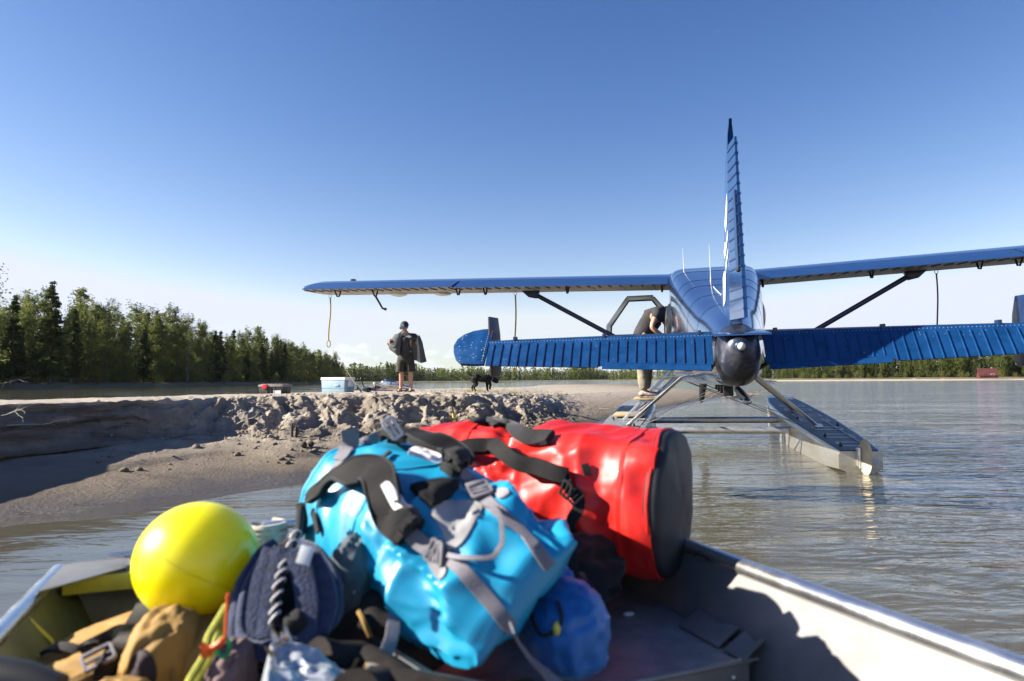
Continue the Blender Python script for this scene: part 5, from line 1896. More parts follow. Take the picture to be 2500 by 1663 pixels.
bundle(897, 951, 17.6, (.12, .1, .06), R3(.3), 'black_fabric', 'black_bag', 'small black bag beside the foot of the fishing rod', 'bag', 7., (.1,))
# bent black paddle end standing up from the pile
mb = MB()
a = at(892, 953, 17.6)
mb.tube([a, a + V((-.07, 0, .16)), a + V((-.10, 0, .26))], [.016, .016, .02], 8)
mb.sphere(a + V((-.105, 0, .29)), (.035, .02, .045), 10, 8)
mb.build('paddle', 'plastic_black', label='short black paddle handle sticking up from the gear pile', cat='paddle')
a = at(914, 951, 17.8)
mb = MB(); mb.tube([a, a + V((0, 0, .12))], .01, 6); mb.sphere(a + V((0, 0, .15)), (.035, .03, .04), 10, 8)
mb.build('lantern', 'white', label='small white topped lantern between the cooler and the person', cat='lantern')

# shovel left in the bank
t0 = sand_at(1107, 1025)
sv = thing('shovel', t0, 'short shovel with a yellow handle stuck in the sand bank', 'shovel')
mb = MB(); mb.tube([t0 + V((.02, -.03, -.03)), t0 + V((.0, -.02, .12))], [.032, .03], 10); mb.build('handle', mat('yellow_handle', (.55, .45, .06), .5), sv, world=True)
mb = MB(); mb.tube([t0 + V((0, -.02, .11)), t0 + V((-.02, 0, .25))], .016, 8); mb.build('shaft', 'black', sv, world=True)
mb = MB()
c = t0 + V((-.01, 0, .26))
mb.poly([c + V(p) for p in ((-.05, 0, -.02), (.05, 0, -.03), (.055, .02, .06), (.0, .03, .13), (-.05, .02, .08))], .012, (0, 1, -.2))
mb.build('blade', 'black', sv, world=True, bevel=.003)

# driftwood and branches
def twig(mb, p, d, L, r, depth, rn):
    d = d.normalized()
    pts = [p]
    for k in range(4):
        d = (d + V((rn.gauss(0, .14), rn.gauss(0, .14), rn.gauss(0, .12)))).normalized()
        pts.append(pts[-1] + d * L / 4)
    mb.tube(pts, [r, r * .85, r * .7, r * .55, r * .35], 6)
    if depth:
        for k in range(rn.randint(2, 4)):
            i = rn.randint(1, 4)
            dd = (d + V((rn.gauss(0, .6), rn.gauss(0, .5), rn.gauss(0, .5)))).normalized()
            twig(mb, pts[i], dd, L * rn.uniform(.35, .6), r * .55, depth - 1, rn)
rn = random.Random(12)
mb = MB()
twig(mb, at(-60, 1046, 7.2), V((1, .1, .10)), .6, .006, 2, rn)
twig(mb, at(-60, 1020, 7.2), V((1, .1, .02)), .5, .005, 2, rn)
mb.build('bare_branch', 'rope_pale', label='bare pale branch reaching in front of the dark bank at the left edge', cat='branch')
mb = MB()
twig(mb, at(-40, 948, 7.2), V((.9, .3, .22)), .45, .004, 1, random.Random(5))
mb.build('bare_branch', 'driftwood', label='thin bare branch rising against the forest at the far left', cat='branch')
mb = MB(); a = sand_at(577, 1034); twig(mb, a + V((-.03, 0, -.03)), V((.8, -.4, .55)), .36, .009, 1, random.Random(3))
mb.build('stick', 'rope_pale', label='short forked stick poking out of the shaded bank', cat='stick')
for (px_, py_, L, r, ang, lab) in ((362, 966, .62, .03, .1, 'flat weathered log lying on the sandbar edge at left'),):
    c = sand_at(px_, py_)
    z = ground(c.x, c.y + .25)
    mb = MB(); mb.tube([(c.x - L / 2, c.y + .2, z + r * .6), (c.x, c.y + .25, z + r * .7), (c.x + L / 2, c.y + .3, z + r * .5)], [r, r * 1.1, r * .9], 9, flat=.6)
    mb.build('driftwood_log', 'driftwood', label=lab, cat='log')
# burnt stump pieces and roots on the beach
c = sand_at(712, 1064)
for k, (dx, h, lab) in enumerate(((.0, .17, 'taller of two black wooden stakes at the foot of the bank'), (.06, .13, 'shorter of two black wooden stakes at the foot of the bank'))):
    x, y = c.x + dx, c.y + .02 * k
    z = ground(x, y)
    mb = MB(); mb.tube([(x, y, z - .03), (x + .005, y, z + h * .6), (x, y + .01, z + h)], [.018, .02, .014], 8)
    mb.build('wooden_stake', 'bark', label=lab, cat='stake')
c = sand_at(670, 1058)
mb = MB()
rn = random.Random(31)
for k in range(9):
    a = V((c.x + rn.uniform(-.22, .22), c.y + rn.uniform(-.1, .1), c.z + rn.uniform(-.02, .05)))
    twig(mb, a, V((rn.uniform(-1, 1), rn.uniform(-.5, .3), rn.uniform(-.1, .5))), rn.uniform(.12, .3), .008, 1, rn)
mb.build('root_tangle', 'driftwood', label='tangle of roots and twigs in the slumped sand by the stakes', cat='roots')
mb = MB()
rn = random.Random(44)
for k in range(40):
    px_, py_ = rn.uniform(1290, 1620), rn.uniform(952, 1010)
    c = sand_at(px_, py_)
    if c.z < .12:
        continue
    d = V((rn.gauss(0, 1), rn.gauss(0, 1), .05))
    twig(mb, V((c.x, c.y, c.z + .01)), d, rn.uniform(.08, .5), rn.uniform(.006, .016), 1 if k % 3 == 0 else 0, rn)
mb.build('drift_litter', 'driftwood', kind='stuff', label='scattered small drift twigs on the right part of the sandbar', cat='twigs')
mb = MB()
for k in range(16):
    c = sand_at(rn.uniform(1760, 1800), rn.uniform(966, 974))
    twig(mb, V((c.x, c.y, max(.02, c.z))), V((rn.gauss(.8, .5), rn.gauss(0, .6), .15)), rn.uniform(.5, 1.8), .035, 1, rn)
mb.build('driftwood_pile', 'driftwood', kind='stuff', label='low pile of driftwood at the tip of the sand spit', cat='driftwood')
# ================================================================= the boat we sit in
B_ROT = Matrix.Rotation(math.atan2(.37, .93), 3, 'Z')
boat = thing('boat', (-.424, 2.16, 0), 'bare aluminium flat-bowed boat loaded with bags in the foreground', 'boat', rot=B_ROT)
BM = MATW[boat.name]
ZG, ZD, XG, XD = .55, .393, .84, .745
def sheet(mb, rows, th, mi=0):
    """rows of points made into a plate of thickness th (offset along the mean normal)"""
    n = len(rows[0])
    A = [[Vector(p) for p in r] for r in rows]
    Bq = []
    for i, r in enumerate(A):
        q = []
        for j, p in enumerate(r):
            du = A[min(i + 1, len(A) - 1)][j] - A[max(i - 1, 0)][j]
            dv_ = A[i][min(j + 1, n - 1)] - A[i][max(j - 1, 0)]
            nn = du.cross(dv_).normalized()
            q.append(p + nn * th)
        Bq.append(q)
    mb.rings(A, closed=False, caps=False, mi=mi)
    mb.rings([r[::-1] for r in Bq], closed=False, caps=False, mi=mi)
    mb.rings([A[0], Bq[0]], closed=False, caps=False, mi=mi)
    mb.rings([Bq[-1], A[-1]], closed=False, caps=False, mi=mi)
    mb.rings([[r[0] for r in Bq], [r[0] for r in A]], closed=False, caps=False, mi=mi)
    mb.rings([[r[-1] for r in A], [r[-1] for r in Bq]], closed=False, caps=False, mi=mi)
for s in (-1, 1):
    rows = []
    for k in range(24):
        y = -.005 - 4.2 * k / 23
        w = 1 if y > -3 else 1
        rows.append([Vector((s * (x + .008 * fbm((y, z, s), 2.5, 3, 1.)), y, z)) for x, z in ((XG, ZG), (XG - .045, ZG - .07), (XD + .005, ZD), (.70, .12), (.66, -.12))])
    mb = MB()
    sheet(mb, rows, .005 * s)
    mb.build('hull_side', 'olive' if s < 0 else 'dirty_alu', boat, smooth=50, label='hull side coloured with bounce light from the yellow buoy' if s < 0 else None)
mb = MB()
mb.tube([(XG + .004, -.42, ZG + .002), (XG + .004, -1.2, ZG), (XG + .004, -2.4, ZG), (XG + .004, -4.2, ZG)], .024, 16)
mb.build('gunwale', 'rail', boat)
mb = MB()
mb.tube([(XG + .004, .0, ZG + .002), (XG + .004, -.43, ZG + .002)], .019, 14)
mb.build('gunwale', 'rail', boat)
mb = MB()
mb.tube([(-XG - .004, .0, ZG + .002), (-XG - .004, -1.2, ZG), (-XG - .004, -4.2, ZG)], .02, 14)
mb.build('gunwale', 'rail', boat)
mb = MB()          # bow board
sheet(mb, [[(x, .0, ZG), (x * .97, -.06, .3), (x * .9, -.22, .05), (x * .8, -.45, -.12)] for x in [-XG + 2 * XG * k / 10 for k in range(11)]], .005)
mb.build('bow_board', 'dirty_alu', boat, smooth=50)
mb = MB()
mb.box((0, -2.3, -.12), (1.36, 3.8, .01))
mb.build('hull_bottom', 'dirty_alu', boat, smooth=0)
mb = MB()          # bow cap plate
mb.poly([(-XG + .02, .03, 0), (XG - .02, .03, 0), (XG - .02, -.125, 0), (-XG + .02, -.125, 0)], .006, (0, 0, 1))
for v in mb.v:
    v.z += ZG + .012
mb.build('bow_plate', 'dirty_alu', boat, bevel=.002)
mb = MB()
mb.box((0, -.128, ZG - .008), (2 * XG - .06, .008, .042))
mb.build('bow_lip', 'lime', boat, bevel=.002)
for s in (-1, 1):
    mb = MB()
    mb.poly([(s * (XG - .01), -.02, ZG + .021), (s * (XG - .28), -.0, ZG + .021), (s * (XG - .01), -.27, ZG + .021)], .005, (0, 0, 1))
    mb.build('corner_gusset', 'dirty_alu', boat, bevel=.002)
    # small T cleat
    cx, cy = s * (XG - .19), -.075
    mb = MB()
    for d in (-.028, .028):
        mb.tube([(cx + d * .5, cy, ZG + .018), (cx + d * .5, cy, ZG + .042)], .008, 8)
    mb.tube([(cx - .07, cy - .01, ZG + .05), (cx, cy, ZG + .044), (cx + .07, cy + .01, ZG + .05)], [.006, .010, .006], 8)
    mb.box((cx, cy, ZG + .018), (.09, .04, .008))
    mb.build('cleat', 'rail', boat)
    for k in range(6):
        mb = MB()
        mb.sphere((s * (XG - .05 - .03 * k), -.105, ZG + .016), (.006, .006, .004), 8, 5)
        mb.build('rivet', 'rail', boat)
mb = MB()          # bow hand rail
mb.tube([(.02, -.03, ZG + .01), (.02, -.03, ZG + .07), (.0, -.03, ZG + .085), (-.33, -.03, ZG + .085), (-.35, -.03, ZG + .07), (-.35, -.03, ZG + .01)], .013, 10)
mb.build('bow_rail', 'rail', boat)
# fore deck with its riser
mb = MB()
rows = []
for k in range(14):
    y = -.03 - .81 * k / 13
    rows.append([Vector((x, y, ZD + .004 * fbm((x, y, 0), 3, 3, 2.))) for x in [-XD + 2 * XD * j / 20 for j in range(21)]])
sheet(mb, rows, -.005)
mb.build('fore_deck', 'dark_alu', boat, smooth=50)
mb = MB()
mb.box((0, -.843, (ZD + .1) / 2 - .004), (2 * XD - .07, .006, ZD - .1))
mb.build('deck_riser', 'dirty_alu', boat)
mb = MB()
mb.tube([(-XD + .03, -.842, ZD), (XD - .03, -.842, ZD)], .008, 8)
mb.build('deck_edge', 'dirty_alu', boat)
mb = MB()
mb.box((0, -2.5, .10), (1.38, 3.3, .008))
mb.build('floor', 'dark_alu', boat)
# angle brackets where the deck meets the sides, seams
for s in (-1, 1):
    for y0, y1 in ((-.60, -.76), (-.78, -.85)):
        mb = MB()
        pts = [(s * (XD - .055), y0, ZD + .004), (s * (XD - .055), y1, ZD + .004), (s * (XD + .012), y1, ZD + .045), (s * (XD + .012), (y0 + y1) / 2, ZD + .028), (s * (XD + .012), y0, ZD + .04)]
        mb.poly(pts, .006, (-.5 * s, 0, 1))
        mb.build('deck_bracket', 'dirty_alu', boat, bevel=.002)
    for y in (-.33,) if s < 0 else ():
        mb = MB()
        mb.tube([(s * (XG - .008), y, ZG - .02), (s * (XG - .05), y, ZG - .07), (s * (XD - .0), y, ZD + .005)], .005, 6)
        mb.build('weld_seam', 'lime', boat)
mb = MB()
mb.sphere((XD - .13, -.47, ZD + .005), (.018, .012, .006), 8, 5)
mb.build('paint_blob', 'white', boat)

# ================================================================= luggage
def frame_of(A, B, up=(0, 0, 1)):
    d = (B - A).normalized()
    s = d.cross(Vector(up)).normalized()
    return d, s, s.cross(d)
def bag_rings(A, B, prof, seed, wr=.012, seg=120, n=110, sag=0., fold=None, twist=0., crum=lambda t: .4):
    """prof: (t, rs, ru, ds, du) radii to the side / up and centre offsets, wrinkled like stiff vinyl"""
    d, s, u = frame_of(A, B)
    L = (B - A).length
    rs_ = []
    for i in range(n + 1):
        t = prof[0][0] + (prof[-1][0] - prof[0][0]) * i / n
        for a, b in zip(prof, prof[1:]):
            if a[0] <= t <= b[0] + 1e-9:
                k = (t - a[0]) / max(1e-9, b[0] - a[0])
                k2 = k
                pr = [a[q] + (b[q] - a[q]) * k2 for q in range(1, len(a))]
                break
        c = A + d * L * t + s * pr[2] + u * pr[3]
        tw = twist * t + (pr[4] if len(pr) > 4 else 0)
        ring = []
        for j in range(seg):
            q = 2 * math.pi * j / seg
            cs, sn = math.cos(q), math.sin(q)
            e = .86
            x, y = math.copysign(abs(cs) ** e, cs) * pr[0], math.copysign(abs(sn) ** e, sn) * pr[1]
            x, y = x * math.cos(tw) - y * math.sin(tw), x * math.sin(tw) + y * math.cos(tw)
            p = c + s * x + u * y
            nn = (s * x / max(pr[0], 1e-4) + u * y / max(pr[1], 1e-4))
            nn = nn.normalized() if nn.length > 1e-6 else u
            w = wr * (fbm((t * L * 2.2, cs * .45, sn * .45), 1.6, 2, seed) * 1.0 + (1 - abs(fbm((t * L * 3.4 + .35 * cs + .25 * sn, cs * .28, sn * .28), 2.2, 2, seed + 5.)) * 3.0) * .75)
            cp = Vector((t * L, cs * .17, sn * .17))
            dd_, _ = noise.voronoi(Vector((cp.x * 5.5 + cp.y * 3, cp.y * 10, cp.z * 10)) + Vector((seed, 0, .15 * fbm(cp, 6, 2, 1.))))
            d2_, _ = noise.voronoi(Vector((cp.x * 11 - cp.z * 5, cp.y * 19, cp.z * 19)) + Vector((0, seed, 0)))
            w -= crum(t) * ((min(dd_[1] - dd_[0], .45) - .22) * .075 + (min(d2_[1] - d2_[0], .3) - .15) * .028 * (.4 + fbm(cp, 5, 2, seed)))
            if fold:
                w += fold(t, q, L)
            p = p + nn * w * min(1, min(pr[0], pr[1]) / .05)
            ring.append(p)
        rs_.append(ring)
    return rs_
def bvh_of(mb):
    return BVHTree.FromPolygons([tuple(v) for v in mb.v], mb.f)
def drape(px, bv, n=6, lift=.004, smooth=3, fall=None):
    """path given in the photograph laid on the surfaces in bv -> points, normals"""
    path = cr([(a, b, 0) for a, b in px], n)
    P, N = [], []
    last = fall
    for p in path:
        d = ray(p.x, p.y).normalized()
        best = None
        for b_ in bv:
            h = b_.ray_cast(CAM, d)
            if h[0] is not None and (best is None or h[3] < best[3]):
                best = h
        if best:
            nn = best[1] if best[1].dot(d) < 0 else -best[1]
            P.append(best[0]); N.append(nn); last = best[3]
        else:
            P.append(None if last is None else CAM + d * last); N.append(-d)
    f0 = next((i for i, q in enumerate(P) if q is not None), None)
    if f0 is None:
        return [CAM + ray(p.x, p.y) * 1.6 for p in path], N
    for i in range(f0):
        d = ray(path[i].x, path[i].y).normalized()
        P[i] = CAM + d * (P[f0] - CAM).length
    for k in range(smooth):
        P = [P[0]] + [(P[i - 1] + P[i] * 2 + P[i + 1]) / 4 for i in range(1, len(P) - 1)] + [P[-1]]
        N = [N[0]] + [((N[i - 1] + N[i] * 2 + N[i + 1]) / 4).normalized() for i in range(1, len(N) - 1)] + [N[-1]]
    lf = lift if callable(lift) else (lambda t: lift)
    P = [p + nn * lf(i / (len(P) - 1)) for i, (p, nn) in enumerate(zip(P, N))]
    return P, N
def strap_on(px, bv, w, t, name, mt, parent, n=6, lift=.003, smooth=3):
    P, N = drape(px, bv, n, lift, smooth)
    mb = MB()
    mb.ribbon(P, N, w, t)
    return mb.build(name, mt, parent, smooth=50, world=True)
def patch_on(px, bv, name, mt, parent, lift=.004, th=.004):
    """closed outline laid on the surface, filled as a fan"""
    P, N = drape(list(px) + [px[0]], bv, 4, lift, 0)
    P, N = P[:-1], N[:-1]
    c = sum(P, Vector()) / len(P)
    nn = sum(N, Vector()).normalized()
    cpx = (sum(p[0] for p in px) / len(px), sum(p[1] for p in px) / len(px))
    best = None
    for b_ in bv:
        h = b_.ray_cast(CAM, ray(*cpx).normalized())
        if h[0] is not None and (best is None or h[3] < best[3]):
            best = h
    if best:
        c = best[0] + nn * lift
    rs_ = []
    for k in (1., .97, .8, .6, .4, .2, .02):
        r = []
        for p in P:
            q = c.lerp(p, k)
            dd = (q - CAM).normalized()
            hb = None
            for b_ in bv:
                h = b_.ray_cast(CAM, dd)
                if h[0] is not None and (hb is None or h[3] < hb[3]):
                    hb = h
            if hb and (hb[0] - q).length < .06:
                q = hb[0] + nn * (lift if k < .99 else -.004)
            r.append(q + nn * (th if k < .99 else 0))
        rs_.append(r)
    mb = MB()
    mb.rings(rs_, caps=False)
    mb.f.append(list(range(len(mb.v) - len(P), len(mb.v))))
    mb.mi.append(0)
    return mb.build(name, mt, parent, smooth=50, world=True)
def buckle(px, bv, parent, ang, w=.034, l=.03, mt='grey_web', lift=.010):
    P, N = drape([px, (px[0] + math.cos(ang) * 20, px[1] + math.sin(ang) * 20)], bv, 2, lift, 0)
    d = (P[-1] - P[0])
    d = (d - N[0] * d.dot(N[0])).normalized()
    x = d.cross(N[0]).normalized()
    rot = Matrix((x, d, N[0])).transposed()
    mb = MB()
    for k in (-1, 1):
        mb.box(P[0] + d * k * l / 2, (w, .007, .008), rot)
        mb.box(P[0] + x * k * w / 2, (.006, l, .008), rot)
    mb.box(P[0], (w, .005, .006), rot)
    return mb.build('buckle', mt, parent, world=True, bevel=.0015)

# --- red duffel
RA, RB = Vector((-.34, 2.44, .715)), Vector((.462, 2.02, .692))
red = thing('red_duffel_bag', (.1, 2.2, ZD), 'red vinyl duffel bag with a black end lying across the bow', 'duffel bag')
def rfold(t, q, L):
    up = max(0, math.sin(q))
    w = -.030 * math.exp(-((t - .46) / .05) ** 2) * up
    w += .010 * math.sin(q * 7 + t * 9) * math.exp(-((t - .97) / .05) ** 2)
    w += .007 * math.sin(t * 38 + 2.2 * math.sin(q * 2 + 1.)) * math.exp(-((t - .45) / .22) ** 2)
    w += .009 * math.sin(q * 5 + 1.3 + t * 3) * math.exp(-((t - .8) / .2) ** 2)
    return w
rb = MB()
rb.rings(bag_rings(RA, RB, [(-.10, .02, .02, 0, 0), (-.08, .10, .08, 0, 0), (0, .185, .155, 0, 0), (.15, .205, .185, 0, 0), (.4, .208, .198, 0, 0), (.7, .208, .206, 0, .0), (.93, .210, .208, 0, 0), (1.0, .206, .205, 0, 0)], 3.3, .010, fold=rfold, n=150, crum=lambda t: .35 + .45 * math.exp(-((t - .45) / .25) ** 2) - .3 * sm((t - .93) / .06)), caps=True)
rbody = rb.build('body', 'red_vinyl', red, smooth=60, world=True)
d_, s_, u_ = frame_of(RA, RB)
mb = MB()
rg = []
for i, (k, o) in enumerate(((1.018, -.022), (1.022, .004), (.985, .018), (.93, .022), (.7, .03), (.4, .034), (.02, .036))):
    r = []
    for j in range(72):
        q = 2 * math.pi * j / 72
        cs, sn = math.cos(q), math.sin(q)
        R0 = .2055 * k * (1 + .012 * math.sin(q * 5 + 1) + .01 * fbm((cs, sn, 0), 2., 3, 4.))
        flat_ = 1 - .035 * max(0, -sn) ** 3
        r.append(RB + d_ * (o + .008 * fbm((cs * k, sn * k, 2.), 1.6, 3, 2.)) + s_ * R0 * math.copysign(abs(cs) ** .88, cs) + u_ * R0 * math.copysign(abs(sn) ** .88, sn) * flat_)
    rg.append(r)
mb.rings(rg)
cap_end = mb.build('end_cap', 'cap_vinyl', red, smooth=60, world=True, label='black round end panel')
mb = MB()
mb.tube([rg[1][j % 72] + (rg[1][j % 72] - RB).normalized() * .002 - d_ * .016 for j in range(73)], .005, 6)
mb.build('piping', 'red_vinyl', cap_end, world=True)
RBV = [bvh_of(rb)]
mb = MB()
P, N = drape([(1105, 1105), (1150, 1102), (1215, 1108), (1290, 1128), (1350, 1150), (1385, 1170)], RBV, 8, lambda t: .014 + .022 * math.sin(math.pi * t), 14)
mb.ribbon(P, N, .048, .020)
mb.build('shoulder_pad', 'charcoal_fabric', red, world=True, smooth=60)
P2, N2 = drape([(1375, 1165), (1397, 1186), (1412, 1212), (1413, 1240), (1400, 1275), (1384, 1310)], RBV, 6, lambda t: .02 - .012 * t, 3)
mb = MB(); mb.ribbon(P2, N2, [.034] * (len(P2) - 1) + [.02], .006); mb.build('webbing_tail', 'black_fabric', red, world=True)
strap_on([(1384, 1300), (1392, 1340), (1402, 1390), (1425, 1450)], RBV, .03, .005, 'hanging_strap', 'black_fabric', red)
buckle((1398, 1190), RBV, red, 1.0, .046, .03, 'plastic_black', .028)
buckle((1408, 1208), RBV, red, 1.1, .042, .026, 'plastic_black', .026)
strap_on([(1422, 1150), (1440, 1145)], RBV, .035, .008, 'lash_tab', 'black_fabric', red, 4)
P3, N3 = drape([(1200, 1038), (1228, 1044), (1262, 1058), (1300, 1071), (1350, 1078)], RBV, 6, .010, 10)
mb = MB(); mb.ribbon(P3, N3, .05, .016); mb.build('back_strap', 'black_fabric', red, world=True, smooth=60)
strap_on([(1150, 1030), (1180, 1032), (1215, 1042)], RBV, .03, .008, 'top_handle', 'black_fabric', red)

# --- blue duffel
BA, BB = Vector((-.405, 1.93, .700)), Vector((-.035, 1.42, .640))
bag = thing('blue_duffel_bag', (-.25, 1.62, ZD), 'bright blue duffel bag with black padded straps in the middle of the boat', 'duffel bag')
def bfold(t, q, L):
    w = .010 * math.sin(q * 6 + t * 7 + 1.) * sm((t - .55) / .25)
    w += .013 * math.sin(q * 3 + t * 15) * sm((t - .62) / .2) * (1 - sm((t - 1.0) / .1))
    w += -.016 * math.exp(-((t - .70 - .04 * math.sin(q * 2)) / .04) ** 2)
    w += .006 * math.sin(t * 30 + 1.5 * math.sin(q * 2)) * math.exp(-((t - .3) / .3) ** 2)
    return w
bb = MB()
bb.rings(bag_rings(BA, BB, [(-.17, .015, .015, 0, 0, 0), (-.16, .08, .07, 0, 0, 0), (-.10, .145, .14, 0, 0, 0), (-.02, .178, .178, 0, 0, 0), (.1, .19, .192, 0, 0, 0), (.35, .196, .190, 0, 0, 0), (.6, .195, .182, 0, 0, -.1), (.8, .182, .152, .0, -.0, -.3), (.95, .165, .118, .0, -.0, -.5),
                            (1.06, .155, .075, .0, -.0, -.62), (1.14, .152, .045, .0, -.0, -.68), (1.17, .145, .02, .0, -.0, -.7), (1.175, .15, .008, .0, -.0, -.7)], 8.1, .010, fold=bfold, n=150, crum=lambda t: .25 + .75 * sm((t - .5) / .3) - .6 * sm((t - 1.05) / .08)), caps=True)
bb.build('body', 'blue_vinyl', bag, smooth=60, world=True)
BV = [bvh_of(bb)]
# shoulder straps with reflective panels
def padded(px, w, th, name, lift):
    P, N = drape(px, BV, 6, lift, 4)
    mb = MB()
    mb.ribbon(P, N, w, th)
    o = mb.build(name, 'charcoal_fabric', bag, smooth=60, world=True)
    bvm = bvh_of(mb)
    nP = len(P)
    for j in (1, 3):
        pm = MB()
        pm.tube([mb.v[i * 6 + j] for i in range(nP)], .0035, 6)
        pm.build('edge_piping', 'black_fabric', o, world=True)
    return o, bvm
s1, v1 = padded([(958, 1058), (966, 1085), (1000, 1100), (1050, 1112), (1095, 1128), (1122, 1150)], [.03, .05] + [.075] * 23 + [.075] * 6, .018, 'shoulder_strap', lambda t: .012 + .02 * math.sin(math.pi * t))
s2, v2 = padded([(772, 1222), (815, 1200), (868, 1180), (920, 1178), (948, 1205), (972, 1245), (995, 1280), (1012, 1305)], [.02, .025] + [.03] * 10 + [.045, .06] + [.074] * 29, .018, 'shoulder_strap', lambda t: .010 + .03 * math.sin(math.pi * min(1, t * 1.1)))
patch_on([(1000, 1096), (1022, 1090), (1078, 1110), (1072, 1131), (1010, 1114), (996, 1110)], [v1], 'reflective_panel', 'reflective', s1, .001, .002)
patch_on([(930, 1186), (952, 1178), (996, 1235), (990, 1248), (968, 1250), (950, 1225)], [v2], 'reflective_panel', 'reflective', s2, .001, .002)
patch_on([(1075, 1130), (1090, 1112), (1130, 1112), (1142, 1130), (1110, 1170), (1075, 1152)], [v1] + BV, 'strap_end', 'black_fabric', s1, .006, .012)
patch_on([(962, 1258), (1000, 1242), (1032, 1262), (1036, 1290), (995, 1312), (968, 1290)], [v2] + BV, 'strap_end', 'black_fabric', s2, .006, .012)
patch_on([(1000, 1200), (1040, 1188), (1108, 1186), (1112, 1206), (1060, 1245), (1046, 1240)], BV, 'mesh_back_pad', 'charcoal_fabric', bag, .006, .014)
patch_on([(1050, 1255), (1072, 1228), (1150, 1225), (1180, 1238), (1170, 1262), (1130, 1330), (1095, 1345), (1080, 1300)], BV, 'grey_panel', 'grey_patch', bag, .002, .003)
patch_on([(1038, 1345), (1062, 1372), (1085, 1375), (1092, 1400), (1075, 1420), (1050, 1390)], BV, 'grey_panel', 'grey_patch', bag, .002, .003)
patch_on([(1205, 1202), (1235, 1196), (1245, 1208), (1222, 1222)], BV, 'grey_panel', 'grey_patch', bag, .002, .003)
# webbing and buckles
strap_on([(1116, 1158), (1140, 1178), (1165, 1198)], BV, .035, .004, 'webbing', 'grey_web', bag, lift=.012)
strap_on([(1005, 1302), (1030, 1325), (1065, 1345)], BV, .035, .004, 'webbing', 'grey_web', bag, lift=.012)
for p, a in (((1168, 1200), .85), ((1178, 1212), .85), ((1066, 1342), .6), ((1082, 1350), .5)):
    buckle(p, BV, bag, a, .044, .022, 'grey_web', .014)
strap_on([(1175, 1210), (1205, 1240), (1250, 1280), (1300, 1330), (1340, 1385)], BV, .027, .003, 'webbing', 'grey_web', bag)
strap_on([(1085, 1350), (1120, 1385), (1170, 1440), (1220, 1500), (1247, 1535)], BV, .028, .003, 'webbing', 'grey_web', bag)
P4, N4 = drape([(1184, 1238), (1212, 1255), (1228, 1300), (1236, 1335), (1225, 1365), (1190, 1380), (1140, 1376), (1100, 1358)], BV, 6, lambda t: .010 + .03 * math.sin(math.pi * t), 10)
mb = MB(); mb.ribbon(P4, N4, .010, .003); mb.build('grab_loop', 'grey_web', bag, world=True)
strap_on([(852, 1048), (856, 1075), (846, 1110), (830, 1130)], BV, .046, .004, 'webbing', 'grey_web', bag, lift=.008)
strap_on([(880, 1090), (910, 1072), (945, 1055), (962, 1046)], BV, .03, .004, 'webbing', 'grey_web', bag, lift=.01)
strap_on([(838, 1125), (812, 1158), (788, 1190), (782, 1205)], BV, .034, .004, 'webbing', 'grey_web', bag, lift=.004)
buckle((958, 1045), BV, bag, -.6, .05, .024, 'reflective', .018)
buckle((784, 1196), BV, bag, 1.8, .036, .022, 'grey_web', .012)
strap_on([(960, 1046), (962, 1072), (958, 1095)], BV, .035, .010, 'strap_anchor', 'plastic_black', bag, lift=.012)
strap_on([(955, 1110), (930, 1128), (905, 1150), (880, 1172)], BV, .012, .006, 'lash_cord', 'black_fabric', bag, lift=.006)
strap_on([(772, 1250), (780, 1275), (786, 1300)], BV, .018, .006, 'side_cord', 'black_fabric', bag, lift=.006)
patch_on([(885, 1150), (905, 1140), (920, 1160), (890, 1168)], BV, 'pad_corner', 'black_fabric', bag, .006, .01)
# strap tail that runs off the bag onto the deck
pts = [at(1247, 1533, 1.25), at(1262, 1565, 1.27), at(1290, 1605, 1.30), at(1330, 1645, 1.33), at(1375, 1685, 1.33)]
pts = cr(pts, 5)
mb = MB(); mb.ribbon(pts, [(.1, -.5, 1)] * len(pts), .028, .003); mb.build('strap_tail', 'grey_web', bag, world=True)

def lump(name, mt, c, dims, rot, seed, parent=None, wr=.1, rg=.06, seg=64, rings=40, sq=.9, ns=(1, 1, 1), fold=None, **k):
    mb = MB()
    def fn(v):
        fw = 0.
        if fold:
            ph = fold[3] * v.dot(Vector(fold[:3])) + 1.7 * fbm(v, 1.1, 2, seed + 9) * fold[3] * .35
            fw = fold[4] * (abs(math.sin(ph)) - .6) * (.55 + .9 * fbm(v, .9, 2, seed + 4)) + fold[4] * .35 * (abs(math.sin(ph * 2.3 + 1)) - .6)
        v = Vector((v.x * ns[0], v.y * ns[1], v.z * ns[2]))
        dd_, _ = noise.voronoi(v * 2.3 + Vector((seed, seed, 0)))
        return 1 + fw + wr * fbm(v, 1.5, 2, seed) + rg * (1 - 2.2 * abs(fbm(v, 2.2, 2, seed + 3))) - 1.3 * rg * (min(dd_[1] - dd_[0], .5) - .25)
    mb.sphere((0, 0, 0), 1., seg, rings, fn=fn)
    for v in mb.v:
        q = Vector((math.copysign(abs(v.x) ** sq, v.x) * dims[0], math.copysign(abs(v.y) ** sq, v.y) * dims[1], math.copysign(abs(v.z) ** sq, v.z) * dims[2]))
        v.xyz = (rot @ q if rot else q) + Vector(c)
    o = mb.build(name, mt, parent, smooth=60, world=True, **k)
    return o, bvh_of(mb)
def E3(x, y, z): return (Matrix.Rotation(z, 3, 'Z') @ Matrix.Rotation(y, 3, 'Y') @ Matrix.Rotation(x, 3, 'X'))

